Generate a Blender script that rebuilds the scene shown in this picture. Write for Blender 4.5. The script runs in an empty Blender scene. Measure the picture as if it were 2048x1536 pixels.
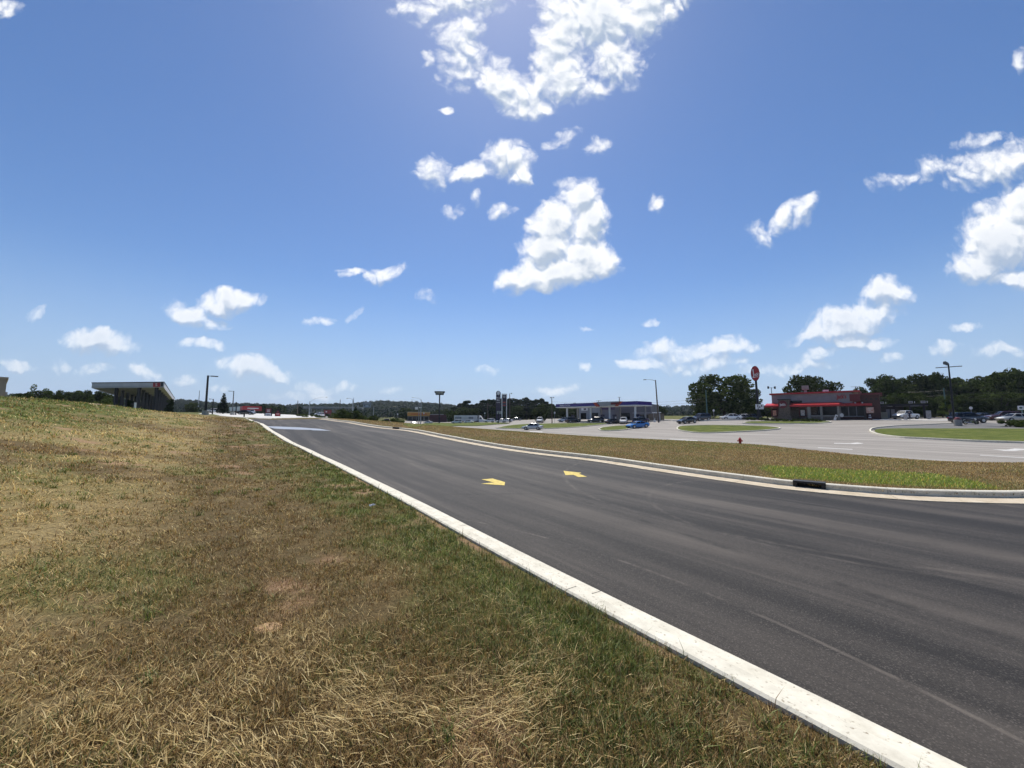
import bpy, bmesh, math, random
import numpy as np
from mathutils import Vector, Matrix
from mathutils.geometry import delaunay_2d_cdt

R = math.radians
SC = bpy.context.scene
COL = SC.collection
rng = np.random.default_rng(7)
random.seed(7)

# ------------------------------------------------------------------ camera
CAM_H = 1.8
PITCH = math.atan(70 / 769)
F = 769.0
cam_d = bpy.data.cameras.new("camera")
cam_d.sensor_width = 36
cam_d.lens = 36 * F / 2048
cam_d.clip_start = 0.05
cam_d.clip_end = 12000
cam = bpy.data.objects.new("camera", cam_d)
COL.objects.link(cam)
cam.location = (0, 0, CAM_H)
cam.rotation_euler = (R(90) + PITCH, 0, 0)
SC.camera = cam

SC.view_settings.view_transform = 'Standard'
SC.view_settings.look = 'None'
SC.view_settings.exposure = 0.25
SC.view_settings.gamma = 1.0
SC.cycles.max_bounces = 6
SC.cycles.diffuse_bounces = 2
SC.cycles.glossy_bounces = 3
SC.cycles.transmission_bounces = 3
SC.cycles.transparent_max_bounces = 6
SC.cycles.volume_bounces = 0
SC.cycles.caustics_reflective = False
SC.cycles.caustics_refractive = False
SC.cycles.use_denoising = True

# ------------------------------------------------------------------ sun
SUN_EL, SUN_AZ = R(58), R(-2)          # azimuth measured from +Y towards +X
sd = bpy.data.lights.new("sun", 'SUN')
sd.energy = 4.6
sd.angle = R(0.53)
sd.color = (1.0, 0.955, 0.88)
sun = bpy.data.objects.new("sun", sd)
COL.objects.link(sun)
sdir = Vector((math.cos(SUN_EL) * math.sin(SUN_AZ), math.cos(SUN_EL) * math.cos(SUN_AZ), math.sin(SUN_EL)))
sun.rotation_euler = (-sdir).to_track_quat('-Z', 'Y').to_euler()
sun.location = sdir * 50


# ------------------------------------------------------------------ pixel geometry of the survey (photo 2048 x 1536)
def ray(u, v):
    dx = (u - 1024) / F
    dz = -(v - 768) / F
    return (dx, math.cos(PITCH) - math.sin(PITCH) * dz, math.sin(PITCH) + math.cos(PITCH) * dz)


def at(u, v, Y):
    r = ray(u, v)
    t = Y / r[1]
    return (r[0] * t, Y, CAM_H + r[2] * t)


def gplane(u, v, z):
    r = ray(u, v)
    t = (z - CAM_H) / r[2]
    return (r[0] * t, r[1] * t, z)


# ------------------------------------------------------------------ world: Nishita sky with cumulus
W = bpy.data.worlds.new("World")
SC.world = W
W.use_nodes = True
WN = W.node_tree


def build_world():
    nt = WN
    nt.nodes.clear()
    L = nt.links.new

    def N(t, **kw):
        n = nt.nodes.new(t)
        for k, v in kw.items():
            setattr(n, k, v)
        return n

    def mth(op, *a):
        n = N("ShaderNodeMath", operation=op)
        for k, v in enumerate(a):
            if isinstance(v, (int, float)): n.inputs[k].default_value = v
            else: L(v, n.inputs[k])
        return n.outputs[0]

    def vmt(op, *a):
        n = N("ShaderNodeVectorMath", operation=op)
        for k, v in enumerate(a):
            if isinstance(v, tuple): n.inputs[k].default_value = v
            else: L(v, n.inputs[k])
        return n.outputs["Value"] if op == 'LENGTH' else n.outputs[0]

    def rmap(src, a, b, c, d, smooth=True):
        n = N("ShaderNodeMapRange", interpolation_type='SMOOTHSTEP' if smooth else 'LINEAR')
        for k, v in (("From Min", a), ("From Max", b), ("To Min", c), ("To Max", d)): n.inputs[k].default_value = v
        L(src, n.inputs["Value"])
        return n.outputs[0]

    tc = N("ShaderNodeTexCoord")
    sep = N("ShaderNodeSeparateXYZ"); L(tc.outputs["Generated"], sep.inputs[0])
    ym = mth('MAXIMUM', sep.outputs["Y"], 0.02)
    a_ = mth('DIVIDE', sep.outputs["X"], ym); b_ = mth('DIVIDE', sep.outputs["Z"], ym)
    cP = N("ShaderNodeCombineXYZ"); L(a_, cP.inputs[0]); L(b_, cP.inputs[1])
    P = cP.outputs[0]

    # clear sky
    sky = N("ShaderNodeTexSky", sky_type='NISHITA')
    sky.sun_disc = False
    sky.sun_elevation = SUN_EL
    sky.sun_rotation = SUN_AZ
    sky.altitude = 150
    sky.air_density = 1.0
    sky.dust_density = SKY_DUST
    sky.ozone_density = SKY_OZONE
    hs = N("ShaderNodeHueSaturation"); hs.inputs["Saturation"].default_value = SKY_SAT; hs.inputs["Value"].default_value = SKY_STRENGTH
    hs.inputs["Hue"].default_value = SKY_HUE
    L(sky.outputs[0], hs.inputs["Color"])
    veil = N("ShaderNodeMix", data_type='RGBA'); veil.inputs["B"].default_value = SKY_LOW      # moist air low down
    L(rmap(sep.outputs["Z"], -.05, .34, .96, 0.0), veil.inputs["Factor"]); L(hs.outputs[0], veil.inputs["A"])
    hs_out = veil.outputs["Result"]
    plain = N("ShaderNodeBackground"); L(hs_out, plain.inputs["Color"])

    # turbulence shared by every cloud
    def turb(p):
        w = N("ShaderNodeTexNoise"); w.noise_dimensions = '2D'; w.inputs["Scale"].default_value = 8.5; w.inputs["Detail"].default_value = 4
        L(p, w.inputs["Vector"])
        q = vmt('MULTIPLY_ADD', w.outputs["Color"], (.075, .075, 0), (-.0375, -.0375, 0))
        q = vmt('ADD', q, p)
        n1 = N("ShaderNodeTexNoise"); n1.noise_dimensions = '2D'
        n1.inputs["Scale"].default_value = 11; n1.inputs["Detail"].default_value = 10; n1.inputs["Roughness"].default_value = 0.66; n1.inputs["Distortion"].default_value = .1
        L(p, n1.inputs["Vector"])
        s = mth('MULTIPLY_ADD', n1.outputs["Fac"], 1.35, -.675)
        n2 = N("ShaderNodeTexNoise"); n2.noise_dimensions = '2D'; n2.inputs["Scale"].default_value = 11; n2.inputs["Detail"].default_value = 3.5; n2.inputs["Distortion"].default_value = .1
        L(p, n2.inputs["Vector"])
        low = mth('MULTIPLY_ADD', n2.outputs["Fac"], 1.2, -.60)
        for (sc, k) in ((19, .50), (46, .18)):          # billows: round lobes with creases between
            v = N("ShaderNodeTexNoise"); v.noise_dimensions = '2D'; v.inputs["Scale"].default_value = sc; v.inputs["Detail"].default_value = 0.8; v.inputs["Roughness"].default_value = .5
            L(q, v.inputs["Vector"])
            b = mth('MULTIPLY_ADD', mth('ABSOLUTE', mth('MULTIPLY_ADD', v.outputs["Fac"], 2, -1)), k * 1.5, -k * .36)
            s = mth('ADD', s, b)
            if sc < 30: low = mth('ADD', low, mth('MULTIPLY', b, .7))
        return q, s, low
    q0, t0, l0 = turb(P)
    P1 = vmt('ADD', P, (-.004, .026, 0))
    q1, t1, l1 = turb(P1)

    cl = []
    for (u, v, ru, rv, ang, st) in CLOUDS:
        r = ray(u, v)
        cl.append((r[0] / r[1], r[2] / r[1], ru / F, rv / F, ang, st))

    gcount = [0]

    def leaf(some):
        """one node group per patch of sky: the clouds that can reach it"""
        if not some:
            return plain.outputs[0]
        gcount[0] += 1
        g = bpy.data.node_groups.new("cloud_patch", 'ShaderNodeTree')
        for nm, ty in (("Q0", 'Vector'), ("Q1", 'Vector'), ("T0", 'Float'), ("T1", 'Float'), ("L0", 'Float'), ("Z", 'Float'), ("Sky", 'Color')):
            g.interface.new_socket(nm, in_out='INPUT', socket_type='NodeSocket' + ty)
        g.interface.new_socket("Bg", in_out='OUTPUT', socket_type='NodeSocketShader')
        gi = g.nodes.new("NodeGroupInput"); go = g.nodes.new("NodeGroupOutput")
        GL = g.links.new

        def gn(t, *a, **kw):
            n = g.nodes.new(t)
            for k, v in kw.items(): setattr(n, k, v)
            for k, v in enumerate(a):
                if isinstance(v, (int, float, tuple)): n.inputs[k].default_value = v
                else: GL(v, n.inputs[k])
            return n

        def gm(op, *a): return gn("ShaderNodeMath", *a, operation=op).outputs[0]

        def gr(src, a, b, c, d, smooth=True):
            return gn("ShaderNodeMapRange", src, a, b, c, d, interpolation_type='SMOOTHSTEP' if smooth else 'LINEAR').outputs[0]

        def chain(vec):
            last = None
            for (a, b, ra, rb, ang, st) in some:
                src = vec if last is None else gn("ShaderNodeVectorMath", last, (1e-7, 1e-7, 1e-7), vec, operation='MULTIPLY_ADD').outputs[0]
                mp = gn("ShaderNodeMapping", src, (a, b, 0), (0, 0, R(ang)), (ra, rb, 1), vector_type='TEXTURE')
                dt = gn("ShaderNodeVectorMath", mp.outputs[0], mp.outputs[0], operation='DOT_PRODUCT').outputs["Value"]
                m = gm('MULTIPLY_ADD', dt, -st * .9, st * .95)
                last = m if last is None else gm('SMOOTH_MAX', last, m, .15)
            return gm('MAXIMUM', last, -1.3)
        c0 = chain(gi.outputs["Q0"])
        d0 = gm('ADD', c0, gi.outputs["T0"])
        e0 = gm('ADD', c0, gi.outputs["L0"])
        d1 = gm('ADD', chain(gi.outputs["Q1"]), gi.outputs["T1"])
        den = gr(d0, CL_LO, CL_HI, 0., 1.)
        lit = gr(gm('SUBTRACT', e0, d1), -.40, .22, 0., 1.)
        lt = gm('MULTIPLY', lit, gr(e0, .45, 1.35, 1., .62, False))
        cc = g.nodes.new("ShaderNodeMix"); cc.data_type = 'RGBA'
        cc.inputs["A"].default_value = CL_DARK; cc.inputs["B"].default_value = CL_LIGHT
        GL(lt, cc.inputs["Factor"])
        cov = gm('MULTIPLY', den, gr(gi.outputs["Z"], .02, .30, .5, 1.0, False))
        fin = g.nodes.new("ShaderNodeMix"); fin.data_type = 'RGBA'
        GL(cov, fin.inputs["Factor"]); GL(gi.outputs["Sky"], fin.inputs["A"]); GL(cc.outputs["Result"], fin.inputs["B"])
        bg = gn("ShaderNodeBackground", fin.outputs["Result"])
        GL(bg.outputs[0], go.inputs[0])
        q = N("ShaderNodeGroup"); q.node_tree = g
        for k, v in enumerate((q0, q1, t0, l1, l0, sep.outputs["Z"], hs_out)): L(v, q.inputs[k])
        return q.outputs[0]

    def reach(c):
        a, b, ra, rb, ang, st = c
        s, k = abs(math.sin(R(ang))), abs(math.cos(R(ang)))
        f = math.sqrt(1 + .8 / st)            # beyond this the turbulence cannot lift it above nothing
        ea = f * math.hypot(ra * k, rb * s) + .06; eb = f * math.hypot(ra * s, rb * k) + .06
        return a - ea, a + ea, b - eb, b + eb

    def mixsh(src, thr, lo, hi):
        m = N("ShaderNodeMixShader")
        L(mth('GREATER_THAN', src, thr), m.inputs[0]); L(lo, m.inputs[1]); L(hi, m.inputs[2])
        return m.outputs[0]

    def tree(some, depth=0):
        if len(some) <= 5 or depth > 6:
            return leaf(some)
        best = None
        for ax in (0, 1):
            for c in some:
                for t in reach(c)[2 * ax:2 * ax + 2]:
                    lo = [k for k in some if reach(k)[2 * ax] < t]; hi = [k for k in some if reach(k)[2 * ax + 1] > t]
                    sc = max(len(lo), len(hi)) + .5 * (len(lo) + len(hi))
                    if best is None or sc < best[0]: best = (sc, ax, t, lo, hi)
        _, ax, t, lo, hi = best
        if max(len(lo), len(hi)) >= len(some): return leaf(some)
        return mixsh((a_, b_)[ax], t, tree(lo, depth + 1), tree(hi, depth + 1))

    t = tree(cl)
    t = mixsh(b_, 1.5, t, plain.outputs[0])
    t = mixsh(b_, -.01, plain.outputs[0], t)
    t = mixsh(sep.outputs["Y"], .12, plain.outputs[0], t)
    out = N("ShaderNodeOutputWorld"); L(t, out.inputs["Surface"])
    W.cycles.sampling_method = 'MANUAL'
    W.cycles.sample_map_resolution = 256


SKY_DUST, SKY_OZONE, SKY_SAT, SKY_HUE, SKY_STRENGTH = 0.30, 4.0, 1.14, .505, .099
CL_LO, CL_HI = -.20, .86
SKY_LOW = (.335, .455, .655, 1)
CL_DARK, CL_LIGHT = (.40, .48, .60, 1), (.97, .97, .97, 1)
# centre u, v, half-width, half-height, tilt, strength
CLOUDS = [
    # the big torn cloud at the top
    (950, -10, 130, 60, 20, .8), (920, 60, 60, 60, 0, .62), (930, 120, 55, 80, -20, .62), (1000, 165, 80, 50, -30, .8),
    (1050, 200, 70, 45, 0, .9), (1115, 150, 70, 75, 0, .95), (1120, 60, 65, 110, 0, .95), (1200, 20, 110, 110, 20, 1.1),
    (1290, 10, 120, 70, 35, 1.0), (1230, 110, 75, 80, 20, .95), (1180, 185, 60, 30, 10, .6), (830, 10, 55, 30, 0, .5),
    (855, 120, 16, 18, 0, .45), (1370, -10, 70, 28, 20, .7),
    # middle group
    (870, 345, 38, 42, 20, .62), (945, 342, 66, 26, 8, 1.0), (1020, 318, 62, 46, -5, .95), (1045, 345, 34, 32, 0, .9),
    (1118, 275, 34, 22, 40, .48), (1186, 292, 26, 26, 0, .62), (905, 424, 22, 10, 20, .42), (1003, 423, 24, 17, 10, .6),
    (1317, 402, 18, 22, 20, .5), (955, 400, 12, 22, 0, .36), (890, 220, 16, 8, 0, .36),
    # the tall cumulus
    (1160, 400, 52, 48, 0, 1.2), (1110, 440, 66, 52, 30, 1.2), (1185, 440, 46, 62, 0, 1.2), (1090, 500, 70, 50, 30, 1.25),
    (1165, 510, 70, 50, 0, 1.25), (1120, 545, 120, 36, 6, 1.3), (1040, 550, 48, 30, 30, 1.0), (1215, 525, 36, 34, 0, 1.0),
    # left of centre
    (770, 550, 48, 18, 18, .7), (700, 545, 26, 10, 0, .42), (844, 598, 14, 12, 0, .42), (640, 646, 34, 12, 12, .6),
    (708, 636, 20, 8, 40, .42), (445, 604, 78, 28, 8, 1.0), (380, 628, 60, 24, -22, .85), (420, 640, 40, 12, -10, .6),
    (195, 684, 82, 27, -5, 1.0), (410, 690, 46, 14, 0, .75), (495, 735, 70, 27, -15, .9), (540, 752, 50, 16, -8, .7),
    (190, 742, 40, 16, 10, .5), (35, 735, 42, 11, -5, .5), (120, 728, 24, 18, 0, .36), (370, 763, 30, 14, 0, .5), (290, 745, 42, 22, -20, .42),
    (10, 20, 34, 24, 0, .55), (60, 622, 26, 10, 15, .32), (440, 775, 30, 12, 0, .4), (620, 775, 26, 10, 0, .36), (690, 772, 34, 8, 0, .36),
    (970, 745, 26, 12, 10, .42), (1168, 742, 16, 9, 0, .5), (780, 780, 18, 10, 0, .34), (600, 790, 60, 9, 0, .3), (1110, 776, 40, 12, 0, .34),
    # right
    (1520, 470, 26, 28, 40, .58), (1570, 435, 46, 20, 42, .6), (1610, 420, 30, 36, -30, .6),
    (1800, 360, 62, 20, 6, .52), (1880, 335, 80, 30, 12, .6), (1980, 330, 120, 46, 14, .68), (1960, 280, 60, 14, 12, .4),
    (2000, 480, 100, 80, 30, 1.3), (1960, 530, 70, 44, 10, 1.2), (2040, 420, 60, 60, 30, 1.1), (2040, 560, 90, 26, 5, 1.0), (2046, 120, 16, 22, 0, .4),
    (1700, 640, 120, 36, 14, 1.1), (1770, 590, 60, 36, 10, 1.0), (1640, 660, 70, 20, 18, .8), (1720, 680, 90, 22, -4, .85),
    (1330, 695, 34, 22, 10, .7), (1400, 705, 110, 22, 4, .75), (1470, 695, 44, 20, 0, .7), (1390, 728, 120, 22, 0, .6), (1280, 735, 36, 14, 0, .44),
    (1640, 712, 36, 16, 20, .55), (1880, 696, 34, 14, 10, .5), (1930, 656, 28, 9, 0, .4), (2000, 705, 60, 14, -8, .42), (1780, 718, 26, 10, 0, .4),
    (1300, 640, 16, 7, 10, .38), (1180, 655, 14, 6, 0, .34), (1560, 738, 120, 12, 0, .34),
]
build_world()


# ------------------------------------------------------------------ tagging and mesh helpers
def tag(o, label=None, cat=None, group=None, kind=None):
    if label: o['label'] = label
    if cat: o['category'] = cat
    if group: o['group'] = group
    if kind: o['kind'] = kind
    return o


def thing(name, label, cat, loc=(0, 0, 0), rz=0.0, group=None, scale=1.0):
    o = bpy.data.objects.new(name, None)
    COL.objects.link(o)
    o.empty_display_size = 0.3
    o.location = loc
    o.rotation_euler = (0, 0, rz)
    o.scale = (scale,) * 3 if not isinstance(scale, tuple) else scale
    return tag(o, label, cat, group)


def kids(o):
    return [c for c in bpy.data.objects if c.parent == o]


CH = {}


def dup(root, loc, rz=0.0, label=None, group=None, scale=None):
    def cp(o, parent):
        c = o.copy()
        COL.objects.link(c)
        if parent: c.parent = parent
        for k in CH.get(o.name, []):
            cp(k, c)
        return c
    r = cp(root, None)
    r.location = loc
    r.rotation_euler = (0, 0, rz)
    if scale is not None:
        r.scale = (scale,) * 3 if not isinstance(scale, tuple) else scale
    if label: r['label'] = label
    if group: r['group'] = group
    return r


class MB:
    def __init__(s):
        s.v, s.f, s.m = [], [], []

    def add(s, vs, fs, mi=0):
        n = len(s.v)
        s.v += [tuple(p) for p in vs]
        s.f += [tuple(i + n for i in f) for f in fs]
        s.m += [mi] * len(fs)
        return s

    def box(s, c, d, rz=0.0, mi=0, taper=1.0):
        x, y, z = d[0] / 2, d[1] / 2, d[2] / 2
        vs = []
        for k, t in ((-1, 1.0), (1, taper)):
            for i, j in ((-1, -1), (1, -1), (1, 1), (-1, 1)):
                px, py = i * x * t, j * y * t
                vs.append((c[0] + px * math.cos(rz) - py * math.sin(rz), c[1] + px * math.sin(rz) + py * math.cos(rz), c[2] + k * z))
        return s.add(vs, [(3, 2, 1, 0), (4, 5, 6, 7), (0, 1, 5, 4), (1, 2, 6, 5), (2, 3, 7, 6), (3, 0, 4, 7)], mi)

    def tube(s, pts, rad, n=8, mi=0, cap=True):
        pts = [Vector(p) for p in pts]
        if not hasattr(rad, '__len__'): rad = [rad] * len(pts)
        rings = []
        for i, p in enumerate(pts):
            d = (pts[min(i + 1, len(pts) - 1)] - pts[max(i - 1, 0)]).normalized()
            a = d.cross(Vector((0, 0, 1)))
            if a.length < 1e-3: a = Vector((1, 0, 0))
            a.normalize(); b = d.cross(a)
            rings.append([p + (a * math.cos(t) + b * math.sin(t)) * rad[i] for t in [2 * math.pi * k / n for k in range(n)]])
        return s.loft(rings, True, mi, cap)

    def loft(s, rings, closed=True, mi=0, cap=True):
        n = len(rings[0])
        vs = [p for r in rings for p in r]
        fs = []
        for i in range(len(rings) - 1):
            for k in range(n if closed else n - 1):
                a, b = i * n + k, i * n + (k + 1) % n
                fs.append((a, b, b + n, a + n))
        if cap and closed:
            fs.append(tuple(range(n))[::-1])
            fs.append(tuple(range((len(rings) - 1) * n, len(rings) * n)))
        return s.add(vs, fs, mi)

    def prism(s, poly, y0, y1, mi=0, axis='y'):
        """polygon in (a, z) pushed along an axis"""
        if axis == 'y':
            A = [(p[0], y0, p[1]) for p in poly]; B = [(p[0], y1, p[1]) for p in poly]
        elif axis == 'x':
            A = [(y0, p[0], p[1]) for p in poly]; B = [(y1, p[0], p[1]) for p in poly]
        else:
            A = [(p[0], p[1], y0) for p in poly]; B = [(p[0], p[1], y1) for p in poly]
        return s.loft([A, B], True, mi, True)

    def disc(s, c, rx, rz, y0, y1, n=28, mi=0):
        return s.prism([(c[0] + rx * math.cos(2 * math.pi * k / n), c[1] + rz * math.sin(2 * math.pi * k / n)) for k in range(n)], y0, y1, mi)

    def mesh(s, name, mats, smooth=False):
        me = bpy.data.meshes.new(name)
        me.from_pydata(s.v, [], s.f)
        for m in (mats if isinstance(mats, (list, tuple)) else [mats]):
            me.materials.append(m)
        me.polygons.foreach_set("material_index", s.m)
        if smooth: me.polygons.foreach_set("use_smooth", [True] * len(s.f))
        bm = bmesh.new(); bm.from_mesh(me)
        bmesh.ops.recalc_face_normals(bm, faces=bm.faces)
        bm.to_mesh(me); bm.free()
        return me

    def build(s, name, mats, parent=None, smooth=False, bevel=0.0, **tags):
        o = bpy.data.objects.new(name, s.mesh(name, mats, smooth))
        COL.objects.link(o)
        if parent is not None:
            o.parent = parent
            CH.setdefault(parent.name, []).append(o)
        if bevel:
            b = o.modifiers.new("bevel", 'BEVEL'); b.width = bevel; b.segments = 2; b.limit_method = 'ANGLE'
        return tag(o, **tags)


def np_mesh(name, verts, faces_flat, loop_tot, mats, smooth=True, cols=None):
    me = bpy.data.meshes.new(name)
    nv, nl, nf = len(verts), len(faces_flat), len(loop_tot)
    me.vertices.add(nv); me.vertices.foreach_set("co", np.ascontiguousarray(verts, dtype=np.float32).ravel())
    me.loops.add(nl); me.loops.foreach_set("vertex_index", np.ascontiguousarray(faces_flat, dtype=np.int32))
    me.polygons.add(nf)
    st = np.zeros(nf, dtype=np.int32); st[1:] = np.cumsum(loop_tot)[:-1]
    me.polygons.foreach_set("loop_start", st)
    me.polygons.foreach_set("loop_total", np.ascontiguousarray(loop_tot, dtype=np.int32))
    me.polygons.foreach_set("use_smooth", np.full(nf, smooth))
    me.update(calc_edges=True)
    for m in (mats if isinstance(mats, (list, tuple)) else [mats]):
        me.materials.append(m)
    if cols is not None:
        for nm, c in cols.items():
            at_ = me.color_attributes.new(nm, 'FLOAT_COLOR', 'POINT')
            at_.data.foreach_set("color", np.ascontiguousarray(c, dtype=np.float32).ravel())
    return me


def link(name, me, parent=None, **tags):
    o = bpy.data.objects.new(name, me)
    COL.objects.link(o)
    if parent is not None:
        o.parent = parent
        CH.setdefault(parent.name, []).append(o)
    return tag(o, **tags)


def lettering(text, size, mat, parent, loc, rot=(R(90), 0, 0), depth=0.02, name='lettering', align='CENTER', sx=1.0, shear=0.0, bold=0.0):
    c = bpy.data.curves.new(name, 'FONT')
    c.body = text; c.size = size; c.extrude = depth; c.align_x = align; c.align_y = 'CENTER'; c.shear = shear
    c.resolution_u = 3; c.offset = bold
    tmp = bpy.data.objects.new("tmp", c)
    COL.objects.link(tmp)
    dg = bpy.context.evaluated_depsgraph_get()
    me = bpy.data.meshes.new_from_object(tmp.evaluated_get(dg))
    bpy.data.objects.remove(tmp); bpy.data.curves.remove(c)
    me.materials.clear(); me.materials.append(mat)
    o = link(name, me, parent)
    o.location = loc; o.rotation_euler = rot; o.scale = (sx, 1, 1)
    return o


# ------------------------------------------------------------------ materials
MATS = {}


def mat(name, col, rough=0.6, metal=0.0, var=0.12, scale=3.0, bump=0.0, spec=0.5, col2=None, detail=6, coat=0.0, trans=0.0):
    """Principled surface whose colour wanders a little with object-space noise"""
    if name in MATS: return MATS[name]
    m = bpy.data.materials.new(name); m.use_nodes = True
    nt = m.node_tree; b = nt.nodes["Principled BSDF"]; L = nt.links.new
    tc = nt.nodes.new("ShaderNodeTexCoord")
    n = nt.nodes.new("ShaderNodeTexNoise"); n.inputs["Scale"].default_value = scale; n.inputs["Detail"].default_value = detail
    L(tc.outputs["Object"], n.inputs["Vector"])
    mr = nt.nodes.new("ShaderNodeMapRange"); mr.inputs["From Min"].default_value = 0.3; mr.inputs["From Max"].default_value = 0.7
    L(n.outputs["Fac"], mr.inputs["Value"])
    mx = nt.nodes.new("ShaderNodeMix"); mx.data_type = 'RGBA'
    c2 = col2 or tuple(min(1, c * (1 + var)) for c in col)
    mx.inputs["A"].default_value = (*[c * (1 - var) for c in col], 1) if col2 is None else (*col, 1)
    mx.inputs["B"].default_value = (*c2, 1)
    L(mr.outputs[0], mx.inputs["Factor"]); L(mx.outputs["Result"], b.inputs["Base Color"])
    b.inputs["Roughness"].default_value = rough; b.inputs["Metallic"].default_value = metal
    b.inputs["Specular IOR Level"].default_value = spec
    b.inputs["Coat Weight"].default_value = coat
    b.inputs["Transmission Weight"].default_value = trans
    if bump:
        bp = nt.nodes.new("ShaderNodeBump"); bp.inputs["Strength"].default_value = bump; bp.inputs["Distance"].default_value = 0.02
        L(n.outputs["Fac"], bp.inputs["Height"]); L(bp.outputs[0], b.inputs["Normal"])
    MATS[name] = m
    return m


# ------------------------------------------------------------------ value noise for planting and patches
_tab = rng.random((256, 256))


def vnoise(x, y):
    xi = np.floor(x).astype(int); yi = np.floor(y).astype(int)
    fx = x - xi; fy = y - yi
    fx = fx * fx * (3 - 2 * fx); fy = fy * fy * (3 - 2 * fy)
    a = _tab[xi & 255, yi & 255]; b = _tab[(xi + 1) & 255, yi & 255]
    c = _tab[xi & 255, (yi + 1) & 255]; d = _tab[(xi + 1) & 255, (yi + 1) & 255]
    return (a * (1 - fx) + b * fx) * (1 - fy) + (c * (1 - fx) + d * fx) * fy


def fbm(x, y, o=4):
    s = 0; a = 0.5; t = 0
    for k in range(o):
        s = s + a * vnoise(x * 2 ** k + 17.3 * k, y * 2 ** k + 9.1 * k); t += a; a *= 0.5
    return s / t


def sstep(a, b, x):
    t = np.clip((x - a) / (b - a), 0, 1)
    return t * t * (3 - 2 * t)


# ------------------------------------------------------------------ the lie of the land: surveyed points joined by a thin-plate spline
ROAD_ROWS = [(963, 755, 1489, 11.3), (938, 703, 1313, 13.7), (920, 665, 1193, 16.0), (900, 622, 1029, 19.6), (876, 572, 895, 26.0),
             (861, 545, 817, 32.5), (845, 512, 700, 45), (840, 503, 660, 53), (838, 498, 643, 58)]
ROAD_L = [(7.6, -6), (5.9, -3.2), (3.7, 0.1), (2.33, 2.16), (1.09, 3.94), (-0.2, 5.86), (-1.55, 7.9), (-2.92, 9.92)]
ROAD_R = [(25.0, 16.2), (21.5, 13.2), (18.0, 11.0), (15.0, 9.75), (12.9, 9.1), (11.42, 8.85), (10.1, 8.95), (8.81, 9.29), (7.41, 10.35)]
CP = []
for (v, ul, ur, Y) in ROAD_ROWS:
    CP.append(at(ul, v, Y)); CP.append(at(ur, v, Y))
    ROAD_L.append(at(ul, v, Y)[:2])
    ROAD_R.append(at(ur, v, Y)[:2])
for p in ROAD_L[:8]: CP.append((*p, 0.0))
for p in ROAD_R[:9]: CP.append((*p, 0.0))


def bank(d):
    return float(np.interp(d, [0, 2, 4, 6, 10, 13, 16, 22, 40], [0.0, .06, .25, .6, 1.5, 2.35, 3.0, 3.25, 3.2]))


for y in (-12, -5, 0, 5, 10, 16, 22):
    for d in (2, 4, 6, 10, 13, 16, 22, 40):
        CP.append((3.8 - d / .826 - .68 * y, y, bank(d) + float(np.interp(y, [10, 16, 19.6, 26], [0, .09, .22, .515])) * max(0, 1 - d / 12)))
for p in [(0, 797, 25), (100, 803, 31), (200, 811, 40), (300, 822, 55), (400, 830, 64), (460, 834, 64)]: CP.append(at(*p))
for p in [(260, 826, 78), (340, 826, 78), (420, 829, 84), (480, 831, 110), (560, 831, 120), (520, 836, 72), (610, 834.5, 84), (640, 836.5, 72),
          (300, 824, 130), (100, 824, 90), (20, 820, 60), (450, 829, 180), (650, 835, 150), (720, 841, 80), (690, 836, 160), (760, 846.5, 110)]: CP.append(at(*p))
HW_NEAR = [gplane(u, v, -.6) for u, v in [(820, 853), (870, 861), (1000, 866), (1200, 876), (1480, 889), (1560, 897), (1640, 905), (1700, 912), (1800, 920), (2048, 938)]]
HW_FAR = [gplane(u, v, -.6) for u, v in [(880, 848.5), (1000, 856), (1060, 860), (1210, 862.5), (1400, 866)]]
CP += HW_NEAR + HW_FAR
for x, y in [(60, 25), (60, 5), (40, -10), (25, -12), (33, 12), (48, 15)]: CP.append((x, y, -.45))
for x, y in [(12, -8), (14, 2)]: CP.append((x, y, 0))
for p in [(1560, 872, 54), (1740, 866, 55), (1850, 880, 41), (2048, 884, 38.5), (1400, 850.5, 80), (1560, 854, 74), (1370, 844.5, 90), (1460, 839.5, 94),
          (1530, 840, 97), (1600, 840, 93), (1670, 839.5, 88), (1740, 838, 88), (1800, 839.5, 82), (1640, 850, 76), (1900, 851, 62), (2048, 852, 58), (1915, 849.5, 62),
          (1960, 843.5, 68), (2048, 840, 80), (1900, 833, 110), (1700, 835, 130), (1132, 844.5, 122), (1211, 844.5, 115), (1290, 844, 108), (1075, 850, 112), (1255, 851, 98),
          (1190, 838, 150), (1000, 845.5, 150), (940, 845, 190), (880, 846, 220), (1080, 838.5, 200), (1310, 844, 100), (1350, 832, 200), (1450, 834, 140), (784, 848.8, 173)]:
    CP.append(at(*p))
for x, y, z in [(-150, 60, 3.4), (-150, 180, 3), (-60, 260, 2), (60, 260, .8), (160, 60, 1.2), (160, 160, 2.2), (120, 220, 2), (-60, -20, 3.2), (80, -20, -.3), (0, 320, 0), (100, 20, .2), (-120, 10, 3.3)]:
    CP.append((x, y, z))
CP = np.array(CP, float)


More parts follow.
